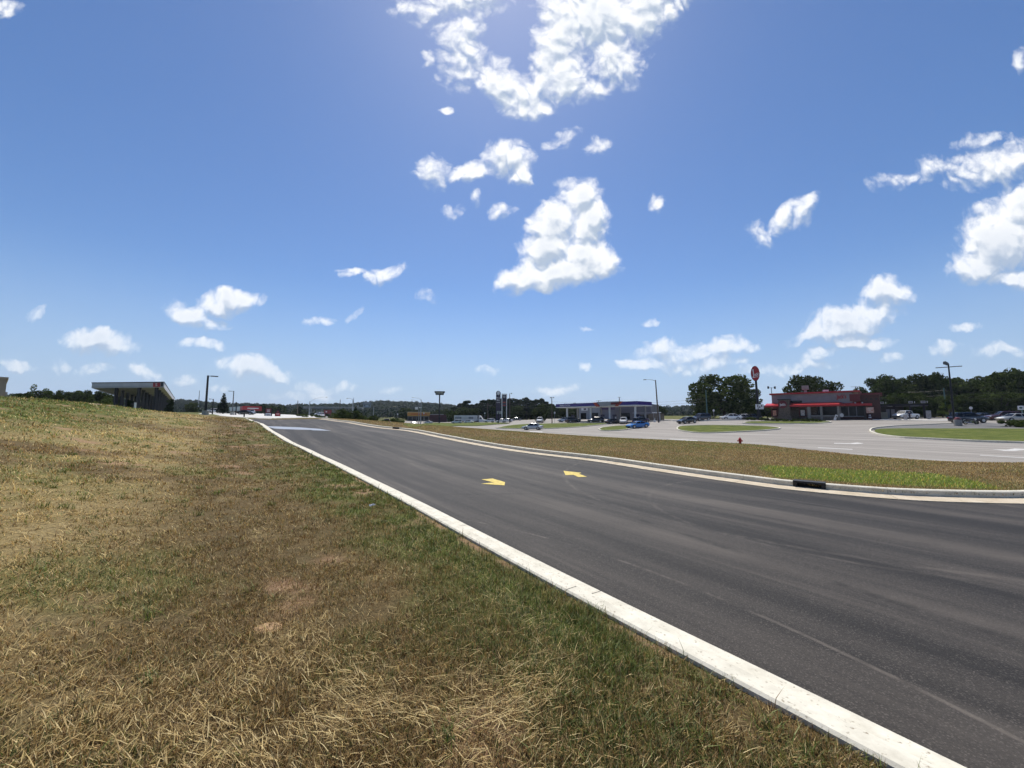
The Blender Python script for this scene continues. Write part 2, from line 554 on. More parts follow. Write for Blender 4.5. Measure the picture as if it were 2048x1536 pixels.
class TPS:
    def __init__(s, P, lam=1e-3):
        s.p = P[:, :2] / 50
        n = len(P)
        d = np.linalg.norm(s.p[:, None] - s.p[None], axis=2)
        K = np.where(d > 0, d * d * np.log(d + 1e-12), 0) + lam * np.eye(n)
        Q = np.hstack([np.ones((n, 1)), s.p])
        A = np.zeros((n + 3, n + 3)); A[:n, :n] = K; A[:n, n:] = Q; A[n:, :n] = Q.T
        s.w = np.linalg.solve(A, np.concatenate([P[:, 2], np.zeros(3)]))

    def __call__(s, x, y):
        x = np.asarray(x, float) / 50; y = np.asarray(y, float) / 50
        out = s.w[-3] + s.w[-2] * x + s.w[-1] * y
        for (px, py), w in zip(s.p, s.w[:-3]):
            d2 = (x - px) ** 2 + (y - py) ** 2
            out = out + w * 0.5 * d2 * np.log(d2 + 1e-20)
        return out


_tps = TPS(CP)


def H(x, y):
    x = np.asarray(x, float); y = np.asarray(y, float)
    r = np.hypot(x, y)
    k = 1 - sstep(190, 330, r)
    near = _tps(np.clip(x, -170, 170), np.clip(y, -25, 330))
    a = np.arctan2(x, np.maximum(y, 1))
    # far country: low ground, then wooded ridges, higher on the left
    vs = np.interp(1024 + F * np.tan(np.clip(a, -1.2, 1.2)), [-600, 0, 200, 360, 450, 550, 650, 700, 770, 860, 915, 1000, 1320, 1500, 2600], [788, 790, 795, 801, 807, 811, 809, 808, 803, 807, 812, 813, 814, 812, 808])
    ridge = (838 - vs) / F * 900 * np.cos(a) - 7.5
    far = 0.5 + sstep(420, 920, r) * np.where(y > 0, 1, 0) * (ridge + 7 * (fbm(a * 30 + 40, r * 0.004, 3) - .5)) - sstep(1000, 1600, r) * ridge * (y > 0) * .8
    return near * k + far * (1 - k)


def h1(x, y):
    return float(H(np.array([x]), np.array([y]))[0])


def surf(u, v, off=0.0):
    """the point of the land seen at a surveyed pixel"""
    r = ray(u, v)
    ys = np.concatenate([np.linspace(1.2, 40, 1500), np.linspace(40, 300, 2500)])
    t = ys / r[1]
    g = (CAM_H + r[2] * t) - H(r[0] * t, ys) - off
    i = np.nonzero(g < 0)[0]
    if len(i) == 0:
        return (r[0] * 300 / r[1], 300.0)
    i = i[0]
    if i == 0: return (r[0] * t[0], ys[0])
    f = g[i - 1] / (g[i - 1] - g[i])
    y = ys[i - 1] + f * (ys[i] - ys[i - 1])
    return (r[0] / r[1] * y, y)


def spot(u, Y, dz=0.0):
    """ground point at image column u, Y metres ahead"""
    x = (u - 1024) / F * Y * 0.996
    return (x, Y, h1(x, Y) + dz)


def inpoly(x, y, poly):
    c = np.zeros(x.shape, bool)
    n = len(poly)
    for i in range(n):
        x0, y0 = poly[i][:2]; x1, y1 = poly[(i + 1) % n][:2]
        if y0 == y1: continue
        k = ((y0 > y) != (y1 > y)) & (x < (x1 - x0) * (y - y0) / (y1 - y0) + x0)
        c ^= k
    return c


def densify(pts, step):
    out = []
    for (a, b) in zip(pts[:-1], pts[1:]):
        n = max(1, int(math.hypot(b[0] - a[0], b[1] - a[1]) / (step(a) if callable(step) else step)))
        for k in range(n):
            out.append((a[0] + (b[0] - a[0]) * k / n, a[1] + (b[1] - a[1]) * k / n))
    out.append(tuple(pts[-1][:2]))
    return out


def smooth_line(pts, n=4):
    """Catmull-Rom through the points"""
    P = [np.array(p[:2], float) for p in pts]
    P = [2 * P[0] - P[1]] + P + [2 * P[-1] - P[-2]]
    out = []
    for i in range(1, len(P) - 2):
        for k in range(n):
            t = k / n
            out.append(tuple(.5 * ((2 * P[i]) + (-P[i - 1] + P[i + 1]) * t + (2 * P[i - 1] - 5 * P[i] + 4 * P[i + 1] - P[i + 2]) * t * t + (-P[i - 1] + 3 * P[i] - 3 * P[i + 1] + P[i + 2]) * t ** 3)))
    out.append(tuple(P[-2]))
    return out


def sheet(name, poly, off, m, step=None, smooth=True, zf=None, **tags):
    """flat surfacing that follows the land inside a polygon"""
    step = step or (lambda p: max(0.7, 0.05 * math.hypot(p[0], p[1])))
    b = densify(list(poly) + [poly[0]], step)[:-1]
    xs = [p[0] for p in b]; ys = [p[1] for p in b]
    inner = []
    y = min(ys)
    while y < max(ys):
        x = min(xs); sy = step((0, y))
        while x < max(xs):
            inner.append((x + random.uniform(-.2, .2) * sy, y + random.uniform(-.2, .2) * sy))
            x += step((x, y))
        y += sy
    q = np.array(inner)
    ok = inpoly(q[:, 0], q[:, 1], b) if len(q) else []
    pts = [Vector(p) for p in b] + [Vector(p) for p in q[ok]]
    n = len(b)
    vs, _, fs, *_r = delaunay_2d_cdt(pts, [(i, (i + 1) % n) for i in range(n)], [], 1, 1e-4)
    X = np.array([v.x for v in vs]); Yv = np.array([v.y for v in vs])
    Z = (zf or H)(X, Yv) + off
    me = np_mesh(name, np.stack([X, Yv, Z], 1), np.array([i for f in fs for i in f]), np.array([len(f) for f in fs]), m, smooth)
    bm = bmesh.new(); bm.from_mesh(me)
    for f in bm.faces:
        if f.normal.z < 0: f.normal_flip()
    bm.to_mesh(me); bm.free()
    return link(name, me, **tags)


def sweep(name, line, prof, m, joints=3.0, gap=0.012, closed=False, skip=(), **tags):
    """kerb section (offset to the right of travel, height) swept along a line, cut at joints"""
    line = [np.array(p[:2], float) for p in line]
    if closed: line = line + [line[0]]
    mb = MB()
    L = [0]
    for a, b in zip(line[:-1], line[1:]): L.append(L[-1] + np.linalg.norm(b - a))
    L = np.array(L); X = np.array([p[0] for p in line]); Y = np.array([p[1] for p in line])

    def pt(s): return np.array([np.interp(s, L, X), np.interp(s, L, Y)])
    s = 0.0
    while s < L[-1] - .01:
        e = min(s + joints, L[-1])
        a0 = s + gap / 2; a1 = e - gap / 2
        cuts = [(a0, a1)]
        for (k0, k1) in skip:
            cuts = [c for a, b in cuts for c in ((a, min(b, k0)), (max(a, k1), b)) if c[1] - c[0] > .02]
        for c0, c1 in cuts:
            ss = [c0] + [q for q in L if c0 + .05 < q < c1 - .05] + [c1]
            if len(ss) > 12: ss = [ss[0]] + ss[1:-1:max(1, len(ss) // 10)] + [ss[-1]]
            rings = []
            for q in ss:
                d = pt(min(q + .15, L[-1])) - pt(max(q - .15, 0)); d /= np.linalg.norm(d) + 1e-9
                nrm = np.array([d[1], -d[0]])
                c = pt(q); z = h1(c[0], c[1])
                rings.append([(c[0] + nrm[0] * o, c[1] + nrm[1] * o, z + hh) for o, hh in prof])
            mb.loft(rings, True)
        s = e
    return mb.build(name, m, **tags)


# ------------------------------------------------------------------ polygons of the paved places
road_poly = [(9.5, -9)] + [p for p in smooth_line(ROAD_L)] + [(x, y) for x, y in smooth_line(ROAD_R)][::-1] + [(40, 12), (40, -9)]
GUT = 0.55
hw_near_w = [p[:2] for p in HW_NEAR]
HWN = smooth_line(hw_near_w)
hw_poly = HWN + [(30.5, 12.5), (36, 2), (44, -12), (62, -12), (150, 30), (150, 92), (95, 118), (52, 118), (45, 150), (8, 215), (-40, 260), (-66, 262), (-62, 178)]


def line_near(x, y, pts, d):
    out = np.zeros(x.shape, bool)
    ln = smooth_line(pts, 5)
    for (ax, ay), (bx, by) in zip(ln[:-1], ln[1:]):
        ux, uy = bx - ax, by - ay
        t = np.clip(((x - ax) * ux + (y - ay) * uy) / (ux * ux + uy * uy + 1e-12), 0, 1)
        out |= np.hypot(x - ax - t * ux, y - ay - t * uy) < d
    return out


def slab_mask(x, y, e=0.35):
    m = np.ones(x.shape, bool); h = np.ones(x.shape, bool)
    for dx, dy in ((e, 0), (-e, 0), (0, e), (0, -e)):
        m &= inpoly(x + dx, y + dy, road_poly)
        h &= inpoly(x + 2 * dx, y + 2 * dy, hw_poly)
    m |= inpoly(x, y, road_poly)
    ky = (y > -6) & (y < 57)
    m |= ky & (kerb_dist(x, y) < .42) & (kerb_dist(x, y) > -2)
    near = np.hypot(x, y) < 62
    m[near] |= line_near(x[near], y[near], ROAD_R, .17)
    m |= (y > 10.2) & (y < 57) & (right_dist(x, y) > -2) & (right_dist(x, y) < .15)
    return m | h


# patch fields shared by the ground's colour and by the planting
def kerb_dist(x, y):
    """distance left of the road's left kerb (negative on the road)"""
    lx = np.interp(y, [p[1] for p in ROAD_L], [p[0] for p in ROAD_L])
    return (lx - x) * 0.826


def right_dist(x, y):
    """distance beyond the road's right kerb"""
    a = ROAD_R[8:]
    rx = np.interp(y, [p[1] for p in a], [p[0] for p in a])
    return (x - rx) * 0.826


def patches(x, y):
    """weights: green, straw, clay"""
    d = kerb_dist(x, y)
    n1 = fbm(x * .55 + 3, y * .55 + 8, 4); n2 = fbm(x * 1.3 + 50, y * 1.3 + 20, 4); n3 = fbm(x * .22 + 90, y * .22 + 33, 3)
    left = d > -1
    s = -.56 * x + .83 * y
    g = sstep(.50, .74, n1 + .20 * np.exp(-((d - 1.0) / 1.1) ** 2) + .05 * sstep(8, 14, d) * sstep(5, 20, y)) * .5
    g = g + 1.0 * np.exp(-((d - 1.2) / .75) ** 2) * np.exp(-((s - 10.0) / 4.0) ** 2) * sstep(.28, .55, n2)
    g = g + .75 * np.exp(-((d - .7) / .45) ** 2) * sstep(.40, .58, n2)
    g = g + .95 * sstep(7.0, 12, d) * sstep(9, 22, y) * sstep(.12, .42, n1) + .25 * sstep(3, 7, d) * sstep(.35, .6, n3)         # greener brow of the bank
    st = 1.0 * sstep(.45, .62, n3 * .5 + n1 * .5 + .10 * np.exp(-((d - 7) / 3.2) ** 2)) * sstep(3.3, 5.4, d) * (1 - .9 * sstep(9, 14, d))
    st = np.maximum(st, .36 * sstep(.62, .74, n2))
    cl = .75 * sstep(.64, .78, fbm(x * .9 + 11, y * .9 + 71, 4)) * sstep(.2, .6, d)
    cl = np.maximum(cl, .95 * np.exp(-((d - .53) / .06) ** 2) * sstep(.50, .62, n2))
    # right-hand verge and islands
    rd = right_dist(x, y)
    gr = .5 * sstep(.45, .62, n1) + .85 * sstep(.35, .6, n3) * sstep(4.0, 10, rd) * sstep(18, 30, y)
    pc = np.array([gplane(1556, 944, .1)[:2], gplane(1925, 962, .1)[:2]]); pm = pc.mean(0); pd = (pc[1] - pc[0]) / np.linalg.norm(pc[1] - pc[0])
    patch = np.exp(-(((x - pm[0]) * pd[0] + (y - pm[1]) * pd[1]) / (np.linalg.norm(pc[1] - pc[0]) * .60)) ** 4 - ((-(x - pm[0]) * pd[1] + (y - pm[1]) * pd[0]) / 1.75) ** 4)
    gr = np.maximum(gr * .6, 1.0 * sstep(.2, .55, patch + .4 * (n2 - .5)))
    g = np.where(left, g, gr); st = np.where(left, st, .25 * sstep(.5, .7, n2)); cl = np.where(left, cl, 0)
    far = sstep(60, 110, np.hypot(x, y))
    g = np.where(far > 0, g * (1 - far) + far * .8, g); st = st * (1 - far); cl = cl * (1 - far)
    return np.clip(g, 0, 1), np.clip(st, 0, 1), np.clip(cl, 0, 1)


# ------------------------------------------------------------------ ground
def nodes(m):
    return m.node_tree, m.node_tree.nodes, m.node_tree.links.new


def ground_mat():
    m = bpy.data.materials.new("dry_turf"); m.use_nodes = True
    nt, N, L = nodes(m); b = N["Principled BSDF"]
    at_ = N.new("ShaderNodeVertexColor"); at_.layer_name = "patch"
    sp = N.new("ShaderNodeSeparateColor"); L(at_.outputs["Color"], sp.inputs[0])
    geo = N.new("ShaderNodeNewGeometry")

    def noise(s, d=6, r=.6):
        n = N.new("ShaderNodeTexNoise"); n.inputs["Scale"].default_value = s; n.inputs["Detail"].default_value = d; n.inputs["Roughness"].default_value = r
        L(geo.outputs["Position"], n.inputs["Vector"]); return n
    fine = noise(28, 6, .75); mid = noise(2.2, 8, .7); big = noise(.18, 4)

    def mix(f, a, c):
        x = N.new("ShaderNodeMix"); x.data_type = 'RGBA'
        if isinstance(f, float): x.inputs["Factor"].default_value = f
        else: L(f, x.inputs["Factor"])
        for s, k in (("A", a), ("B", c)):
            if isinstance(k, tuple): x.inputs[s].default_value = (*k, 1)
            else: L(k, x.inputs[s])
        return x.outputs["Result"]

    def rng_(src, a, c):
        r = N.new("ShaderNodeMapRange"); r.inputs["From Min"].default_value = a; r.inputs["From Max"].default_value = c
        L(src, r.inputs["Value"]); return r.outputs[0]
    base = mix(rng_(fine.outputs["Fac"], .32, .68), (.055, .036, .016), (.21, .145, .066))
    base = mix(rng_(mid.outputs["Fac"], .35, .7), base, mix(rng_(fine.outputs["Fac"], .35, .65), (.065, .052, .022), (.14, .105, .05)))
    straw = mix(rng_(fine.outputs["Fac"], .3, .7), (.14, .10, .043), (.44, .33, .165))
    green = mix(rng_(fine.outputs["Fac"], .3, .7), (.048, .058, .013), (.155, .170, .042))
    clay = mix(rng_(fine.outputs["Fac"], .3, .7), (.20, .110, .060), (.40, .26, .16))
    c = mix(sp.outputs[1], base, straw); c = mix(sp.outputs[0], c, green); c = mix(sp.outputs[2], c, clay)
    L(c, b.inputs["Base Color"])
    b.inputs["Roughness"].default_value = 0.95; b.inputs["Specular IOR Level"].default_value = 0.12
    bp = N.new("ShaderNodeBump"); bp.inputs["Strength"].default_value = .8; bp.inputs["Distance"].default_value = .04
    L(fine.outputs["Fac"], bp.inputs["Height"]); L(bp.outputs[0], b.inputs["Normal"])
    return m


def turf_z(x, y):
    """height of the turf above the smooth land"""
    d = kerb_dist(x, y)
    k = np.where(d > -.5, sstep(.05, .5, d) * .03 + .05, .10)
    k = k + np.where(d > .4, .05 * (fbm(x * 1.1, y * 1.1, 3) - .5) * sstep(.4, 2, d), 0) * (np.hypot(x, y) < 60)
    return k


def build_ground():
    a0 = np.arange(-75, 75.01, 0.3)
    a1 = np.arange(78, 282.1, 4.0)
    ang = np.radians(np.concatenate([a0, a1]))
    rr = [0.0]
    r = 0.5
    while r < 6500:
        rr.append(r); r *= 1.021 if r < 300 else 1.06
    rr = np.array(rr[1:])
    A, RR = np.meshgrid(ang, rr)
    x = (RR * np.sin(A)).ravel(); y = (RR * np.cos(A)).ravel()
    z = H(x, y)
    paved = slab_mask(x, y)
    z = np.where(paved, z - .35, z + turf_z(x, y) * (1 - sstep(60, 120, np.hypot(x, y))) + .0)
    g, st, cl = patches(x, y)
    na, nr = len(ang), len(rr)
    i = np.arange(nr - 1)[:, None] * na; j = np.arange(na)[None]
    j2 = (j + 1) % na
    q = np.stack([i + j, i + j2, i + na + j2, i + na + j], -1).reshape(-1, 4)[:, ::-1]
    verts = np.stack([x, y, z], 1)
    # close the middle
    verts = np.vstack([verts, [[0, 0, h1(0, 0) + .05]]])
    c = len(verts) - 1
    tri = np.stack([np.full(na, c), (np.arange(na) + 1) % na, np.arange(na)], 1)
    ff = np.concatenate([q.ravel(), tri.ravel()]); lt = np.concatenate([np.full(len(q), 4), np.full(na, 3)])
    colr = np.stack([np.append(g, 0.2), np.append(st, 0.2), np.append(cl, 0), np.ones(c + 1)], 1)
    me = np_mesh("ground", verts, ff, lt, ground_mat(), True, {"patch": colr})
    link("ground", me, kind='structure')


build_ground()


# ------------------------------------------------------------------ paving
def asphalt(name, dark, light, streak, rough=.72, arcs=(), rot=34.3, spec=.35):
    m = bpy.data.materials.new(name); m.use_nodes = True
    nt, N, L = nodes(m); b = N["Principled BSDF"]
    geo = N.new("ShaderNodeNewGeometry")

    def noise(s, d, r, vec, dist=0):
        n = N.new("ShaderNodeTexNoise"); n.inputs["Scale"].default_value = s; n.inputs["Detail"].default_value = d; n.inputs["Roughness"].default_value = r
        n.inputs["Distortion"].default_value = dist
        L(vec, n.inputs["Vector"]); return n.outputs["Fac"]

    def rg(src, a, c, lo=0., hi=1.):
        r = N.new("ShaderNodeMapRange"); r.interpolation_type = 'SMOOTHSTEP'
        for k, v in (("From Min", a), ("From Max", c), ("To Min", lo), ("To Max", hi)): r.inputs[k].default_value = v
        L(src, r.inputs["Value"]); return r.outputs[0]

    def mth(op, a, c):
        n = N.new("ShaderNodeMath"); n.operation = op
        for k, v in ((0, a), (1, c)):
            if isinstance(v, (int, float)): n.inputs[k].default_value = v
            else: L(v, n.inputs[k])
        return n.outputs[0]

    def mix(f, a, c):
        x = N.new("ShaderNodeMix"); x.data_type = 'RGBA'
        L(f, x.inputs["Factor"])
        for s, k in (("A", a), ("B", c)):
            if isinstance(k, tuple): x.inputs[s].default_value = (*k, 1)
            else: L(k, x.inputs[s])
        return x.outputs["Result"]
    mp = N.new("ShaderNodeMapping"); mp.inputs["Rotation"].default_value = (0, 0, R(rot)); mp.inputs["Scale"].default_value = (1 / 1.1, 1 / .05, 1)
    mp.vector_type = 'TEXTURE'
    L(geo.outputs["Position"], mp.inputs["Vector"])
    st = noise(.9, 7, .62, mp.outputs[0], .3)           # dust drawn out along the traffic
    st2 = noise(3.3, 5, .6, mp.outputs[0], .2)
    grain = noise(62, 5, .9, geo.outputs["Position"]); blot = noise(.35, 6, .6, geo.outputs["Position"])
    f = mth('MULTIPLY', rg(st, .42, .72), rg(blot, .25, .7, .35, 1))
    f = mth('ADD', f, mth('MULTIPLY', rg(st2, .52, .75), .35))
    sv = N.new("ShaderNodeTexVoronoi"); sv.inputs["Scale"].default_value = 82; L(geo.outputs["Position"], sv.inputs["Vector"])
    ss = N.new("ShaderNodeSeparateColor"); L(sv.outputs["Color"], ss.inputs[0])
    stone = mth('MULTIPLY', mth('POWER', ss.outputs[0], 2.6), rg(sv.outputs["Distance"], .62, .30))      # pale stones in dark binder
    c = mix(mth('MAXIMUM', mth('MULTIPLY', mth('POWER', rg(grain, .33, .74), 1.6), .45), stone), dark, light)
    c = mix(mth('MULTIPLY', f, .75), c, streak)
    f2 = mth('MULTIPLY', rg(st, .47, .36), .5)
    c = mix(f2, c, tuple(k * .75 for k in dark))
    for (cx, cy, rad, wd, amt) in arcs:                 # pale tracks left by turning wheels
        v = N.new("ShaderNodeVectorMath"); v.operation = 'SUBTRACT'; v.inputs[1].default_value = (cx, cy, 0)
        L(geo.outputs["Position"], v.inputs[0])
        v2 = N.new("ShaderNodeVectorMath"); v2.operation = 'MULTIPLY'; v2.inputs[1].default_value = (1, 1, 0); L(v.outputs[0], v2.inputs[0])
        l = N.new("ShaderNodeVectorMath"); l.operation = 'LENGTH'; L(v2.outputs[0], l.inputs[0])
        dd = mth('ABSOLUTE', mth('SUBTRACT', l.outputs["Value"], rad), 0)
        k = mth('MULTIPLY', rg(dd, wd, wd * .2), mth('MULTIPLY', rg(noise(1.3, 7, .75, geo.outputs["Position"]), .42, .64), abs(amt) * .8))
        c = mix(k, c, tuple(q * 1.3 for q in streak) if amt > 0 else tuple(q * .5 for q in dark))
    # stray light grains and chips
    vo = N.new("ShaderNodeTexVoronoi"); vo.inputs["Scale"].default_value = 5.5; L(geo.outputs["Position"], vo.inputs["Vector"])
    chip = rg(vo.outputs["Distance"], .055, .03)
    sel = N.new("ShaderNodeSeparateColor"); L(vo.outputs["Color"], sel.inputs[0])
    chip = mth('MULTIPLY', chip, rg(sel.outputs[0], .86, .88))
    c = mix(mth('MULTIPLY', chip, .6), c, (.30, .27, .23))
    L(c, b.inputs["Base Color"])
    b.inputs["Roughness"].default_value = rough; b.inputs["Specular IOR Level"].default_value = spec
    bp = N.new("ShaderNodeBump"); bp.inputs["Strength"].default_value = .55; bp.inputs["Distance"].default_value = .008
    L(grain, bp.inputs["Height"]); L(bp.outputs[0], b.inputs["Normal"])
    return m


def circle3(a, b, c, wd, amt):
    """wheel track through three surveyed points"""
    (ax, ay, _), (bx, by, _), (cx, cy, _) = (gplane(*p, 0) for p in (a, b, c))
    d = 2 * (ax * (by - cy) + bx * (cy - ay) + cx * (ay - by))
    ux = ((ax * ax + ay * ay) * (by - cy) + (bx * bx + by * by) * (cy - ay) + (cx * cx + cy * cy) * (ay - by)) / d
    uy = ((ax * ax + ay * ay) * (cx - bx) + (bx * bx + by * by) * (ax - cx) + (cx * cx + cy * cy) * (bx - ax)) / d
    return (ux, uy, math.hypot(ax - ux, ay - uy), wd, amt)


ARCS = [circle3((1560, 1083), (1780, 1119), (2048, 1155), .09, .45), circle3((1560, 1091), (1800, 1134), (2048, 1163), .07, .38),
        circle3((1270, 1128), (1450, 1197), (1600, 1262), .035, .75),
        circle3((1080, 973), (1280, 1036), (1470, 1096), .11, -.75), circle3((1235, 968), (1420, 1011), (1640, 1050), .12, -.6), circle3((880, 900), (1020, 930), (1200, 975), .16, -.5), circle3((1500, 1000), (1750, 1018), (2048, 1045), .13, -.5)]
M_ROAD = asphalt("new_asphalt", (.0105, .0090, .0078), (.110, .096, .082), (.122, .103, .085), .70, ARCS, spec=.21)
M_HW = asphalt("worn_asphalt", (.21, .188, .162), (.365, .335, .295), (.42, .385, .34), .85)
M_LOT = asphalt("parking_lot_asphalt", (.10, .097, .092), (.21, .20, .19), (.26, .25, .235), .8)


def concrete(name, lo, hi, sc=9):
    m = bpy.data.materials.new(name); m.use_nodes = True
    nt, N, L = nodes(m); b = N["Principled BSDF"]
    geo = N.new("ShaderNodeNewGeometry")
    n = N.new("ShaderNodeTexNoise"); n.inputs["Scale"].default_value = sc; n.inputs["Detail"].default_value = 9; n.inputs["Roughness"].default_value = .7
    L(geo.outputs["Position"], n.inputs["Vector"])
    cr = N.new("ShaderNodeValToRGB"); cr.color_ramp.elements[0].position = .3; cr.color_ramp.elements[1].position = .68
    cr.color_ramp.elements[0].color = (*lo, 1); cr.color_ramp.elements[1].color = (*hi, 1)
    L(n.outputs["Fac"], cr.inputs[0])
    n2 = N.new("ShaderNodeTexNoise"); n2.inputs["Scale"].default_value = 34; n2.inputs["Detail"].default_value = 5
    L(geo.outputs["Position"], n2.inputs["Vector"])
    pit = N.new("ShaderNodeMapRange"); pit.inputs["From Min"].default_value = .39; pit.inputs["From Max"].default_value = .28; pit.inputs["To Max"].default_value = .8
    L(n2.outputs["Fac"], pit.inputs["Value"])
    mx = N.new("ShaderNodeMix"); mx.data_type = 'RGBA'; mx.inputs["B"].default_value = (.22, .17, .11, 1)
    L(pit.outputs[0], mx.inputs["Factor"]); L(cr.outputs[0], mx.inputs["A"]); L(mx.outputs["Result"], b.inputs["Base Color"])
    b.inputs["Roughness"].default_value = .9; b.inputs["Specular IOR Level"].default_value = .2
    bp = N.new("ShaderNodeBump"); bp.inputs["Strength"].default_value = .4; bp.inputs["Distance"].default_value = .006
    L(n2.outputs["Fac"], bp.inputs["Height"]); L(bp.outputs[0], b.inputs["Normal"])
    MATS[name] = m
    return m


M_KERB = concrete("kerb_concrete", (.50, .465, .375), (.72, .68, .565), 5)
M_GUT = concrete("dusty_gutter_concrete", (.42, .34, .23), (.60, .52, .40), 2.5)
M_CONC = concrete("pale_concrete", (.46, .45, .42), (.60, .585, .55), .6)

sheet("road", road_poly, 0.0, M_ROAD, kind='structure')
sheet("highway", hw_poly, -.02, M_HW, step=lambda p: max(1.2, .05 * math.hypot(*p)), kind='structure')

# left kerb: back face, top, then the gutter pan on the road side
left_line = smooth_line(ROAD_L, 4)
sweep("kerb", left_line, [(-.47, -.25), (-.47, .12), (-.45, .135), (-.325, .135), (-.295, .12), (-.27, .016), (0.02, .006), (.02, -.25)], M_KERB, joints=3.05, kind='structure')
right_line = [p for p in smooth_line(ROAD_R, 5)]
Ls = np.cumsum([0] + [math.hypot(b[0] - a[0], b[1] - a[1]) for a, b in zip(right_line[:-1], right_line[1:])])


def along(line, p):
    L = 0; best = (1e9, 0)
    for a, b in zip(line[:-1], line[1:]):
        d = math.hypot(a[0] - p[0], a[1] - p[1])
        if d < best[0]: best = (d, L)
        L += math.hypot(b[0] - a[0], b[1] - a[1])
    return best[1]


d0 = along(right_line, gplane(1662, 985, 0)); d1 = along(right_line, gplane(1578, 976, 0))
dn = sorted((d0, d1))
d2 = along(right_line, at(772, 852.8, 35.5))
# the line runs away from the camera; the verge lies to its right
sweep("kerb", right_line, [(.02, -.25), (.02, .15), (.05, .17), (.17, .17), (.20, .15), (.20, -.25)], M_KERB, joints=3.05, skip=[tuple(dn), (d2 - .7, d2 + .7)], kind='structure')
sweep("gutter", right_line, [(-.50, -.25), (-.50, .014), (.015, .034), (.015, -.25)], M_GUT, joints=3.05, kind='structure')

# the worn light strip where the highway meets the verge
strip = [gplane(u, v, -.6)[:2] for u, v in [(1735, 913.5), (1800, 918.5), (1920, 928), (2048, 938), (2200, 950)]]
strip2 = [gplane(u, v, -.6)[:2] for u, v in [(1760, 912.5), (1820, 915.5), (1920, 921), (2048, 928.5), (2200, 939)]]
sheet("pavement", strip + strip2[::-1], .012, M_KERB, kind='structure')

# far apron of pale concrete round the left-hand filling station
apron = [spot(u, Y)[:2] for u, Y in [(496, 60), (643, 60.5), (700, 64), (720, 150), (600, 190), (440, 190), (395, 110), (440, 70)]]
sheet("forecourt", apron, .06, M_CONC, step=lambda p: 4.0, kind='structure')


# ------------------------------------------------------------------ painted markings (thin sheets 4 mm above the surfacing)
M_YEL = mat("yellow_road_paint", (.42, .31, .07), .75, scale=11, col2=(.72, .55, .10), detail=9)
M_WHT = mat("white_road_paint", (.42, .40, .37), .75, scale=7, col2=(.62, .60, .56), detail=9)


def decal(name, poly, m, off=.005, lab=None):
    return sheet(name, poly, off, m, step=lambda p: .8, kind='structure')


for px in ([(963, 959), (985, 957.5), (1010, 964), (1009, 970), (962, 967), (988, 964.5)], [(1127, 944.5), (1163, 948), (1158, 950), (1174, 955), (1157, 955.5), (1147, 951.5), (1131, 952)]):
    decal("turn_arrow", [gplane(u, v, 0)[:2] for u, v in px], M_YEL)
for px in ([(1668, 886), (1700, 886.6), (1714, 885.2), (1728, 886.9), (1712, 888.3), (1700, 887.8), (1668, 887.2)], [(1984, 898.5), (2012, 899.5), (2030, 897), (2048, 898), (2100, 898.8), (2100, 900.5), (2048, 900), (2030, 902), (2010, 901.8)]):
    decal("turn_arrow", [surf(u, v, -.02) for u, v in px], M_WHT, -.013)
for (a, b_) in (((1636, 895.0), (1705, 898.4)), ((1960, 910.0), (2075, 916.5)), ((1340, 877.5), (1395, 881)), ((1060, 862.4), (1085, 863.3)), ((985, 859.5), (1010, 860.3))):
    decal("lane_line", [surf(a[0], a[1], -.02), surf(b_[0], b_[1], -.02), surf(b_[0], b_[1] + 1.1, -.02), surf(a[0], a[1] + .9, -.02)], M_WHT, -.013)
for (a, b_) in (((560, 842), (570, 842.6)), ((604, 841.6), (612, 842.2))):
    pass
# pale grey, half-glossy patch on the far end of the road
mw = bpy.data.materials.new("pale_grey_patch"); mw.use_nodes = True
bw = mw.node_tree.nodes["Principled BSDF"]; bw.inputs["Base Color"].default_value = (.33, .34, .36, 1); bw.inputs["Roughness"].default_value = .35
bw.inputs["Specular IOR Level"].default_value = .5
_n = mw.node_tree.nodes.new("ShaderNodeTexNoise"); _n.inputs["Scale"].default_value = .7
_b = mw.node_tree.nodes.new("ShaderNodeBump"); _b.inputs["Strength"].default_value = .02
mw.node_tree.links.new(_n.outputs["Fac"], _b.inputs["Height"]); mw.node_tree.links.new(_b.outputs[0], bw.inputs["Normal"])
patch_pts = [surf(u, v) for u, v in [(531, 852.5), (560, 853.3), (600, 854.8), (640, 857.8), (662, 861.5), (640, 861), (600, 859.4), (565, 858.3), (548, 857)]]
sheet("road_patch", patch_pts, .006, mw, step=lambda p: 1.0, kind='structure')


# ------------------------------------------------------------------ grass
def blade_mat():
    m = bpy.data.materials.new("grass_blades"); m.use_nodes = True
    nt, N, L = nodes(m)
    N.remove(N["Principled BSDF"])
    vc = N.new("ShaderNodeVertexColor"); vc.layer_name = "tint"
    d = N.new("ShaderNodeBsdfDiffuse"); t = N.new("ShaderNodeBsdfTranslucent"); g = N.new("ShaderNodeBsdfGlossy"); g.inputs["Roughness"].default_value = .55
    L(vc.outputs[0], d.inputs[0]); L(vc.outputs[0], t.inputs[0]); g.inputs[0].default_value = (.75, .72, .6, 1)
    m1 = N.new("ShaderNodeMixShader"); m1.inputs[0].default_value = .34; L(d.outputs[0], m1.inputs[1]); L(t.outputs[0], m1.inputs[2])
    m2 = N.new("ShaderNodeMixShader"); m2.inputs[0].default_value = .045; L(m1.outputs[0], m2.inputs[1]); L(g.outputs[0], m2.inputs[2])
    L(m2.outputs[0], N["Material Output"].inputs["Surface"])
    return m


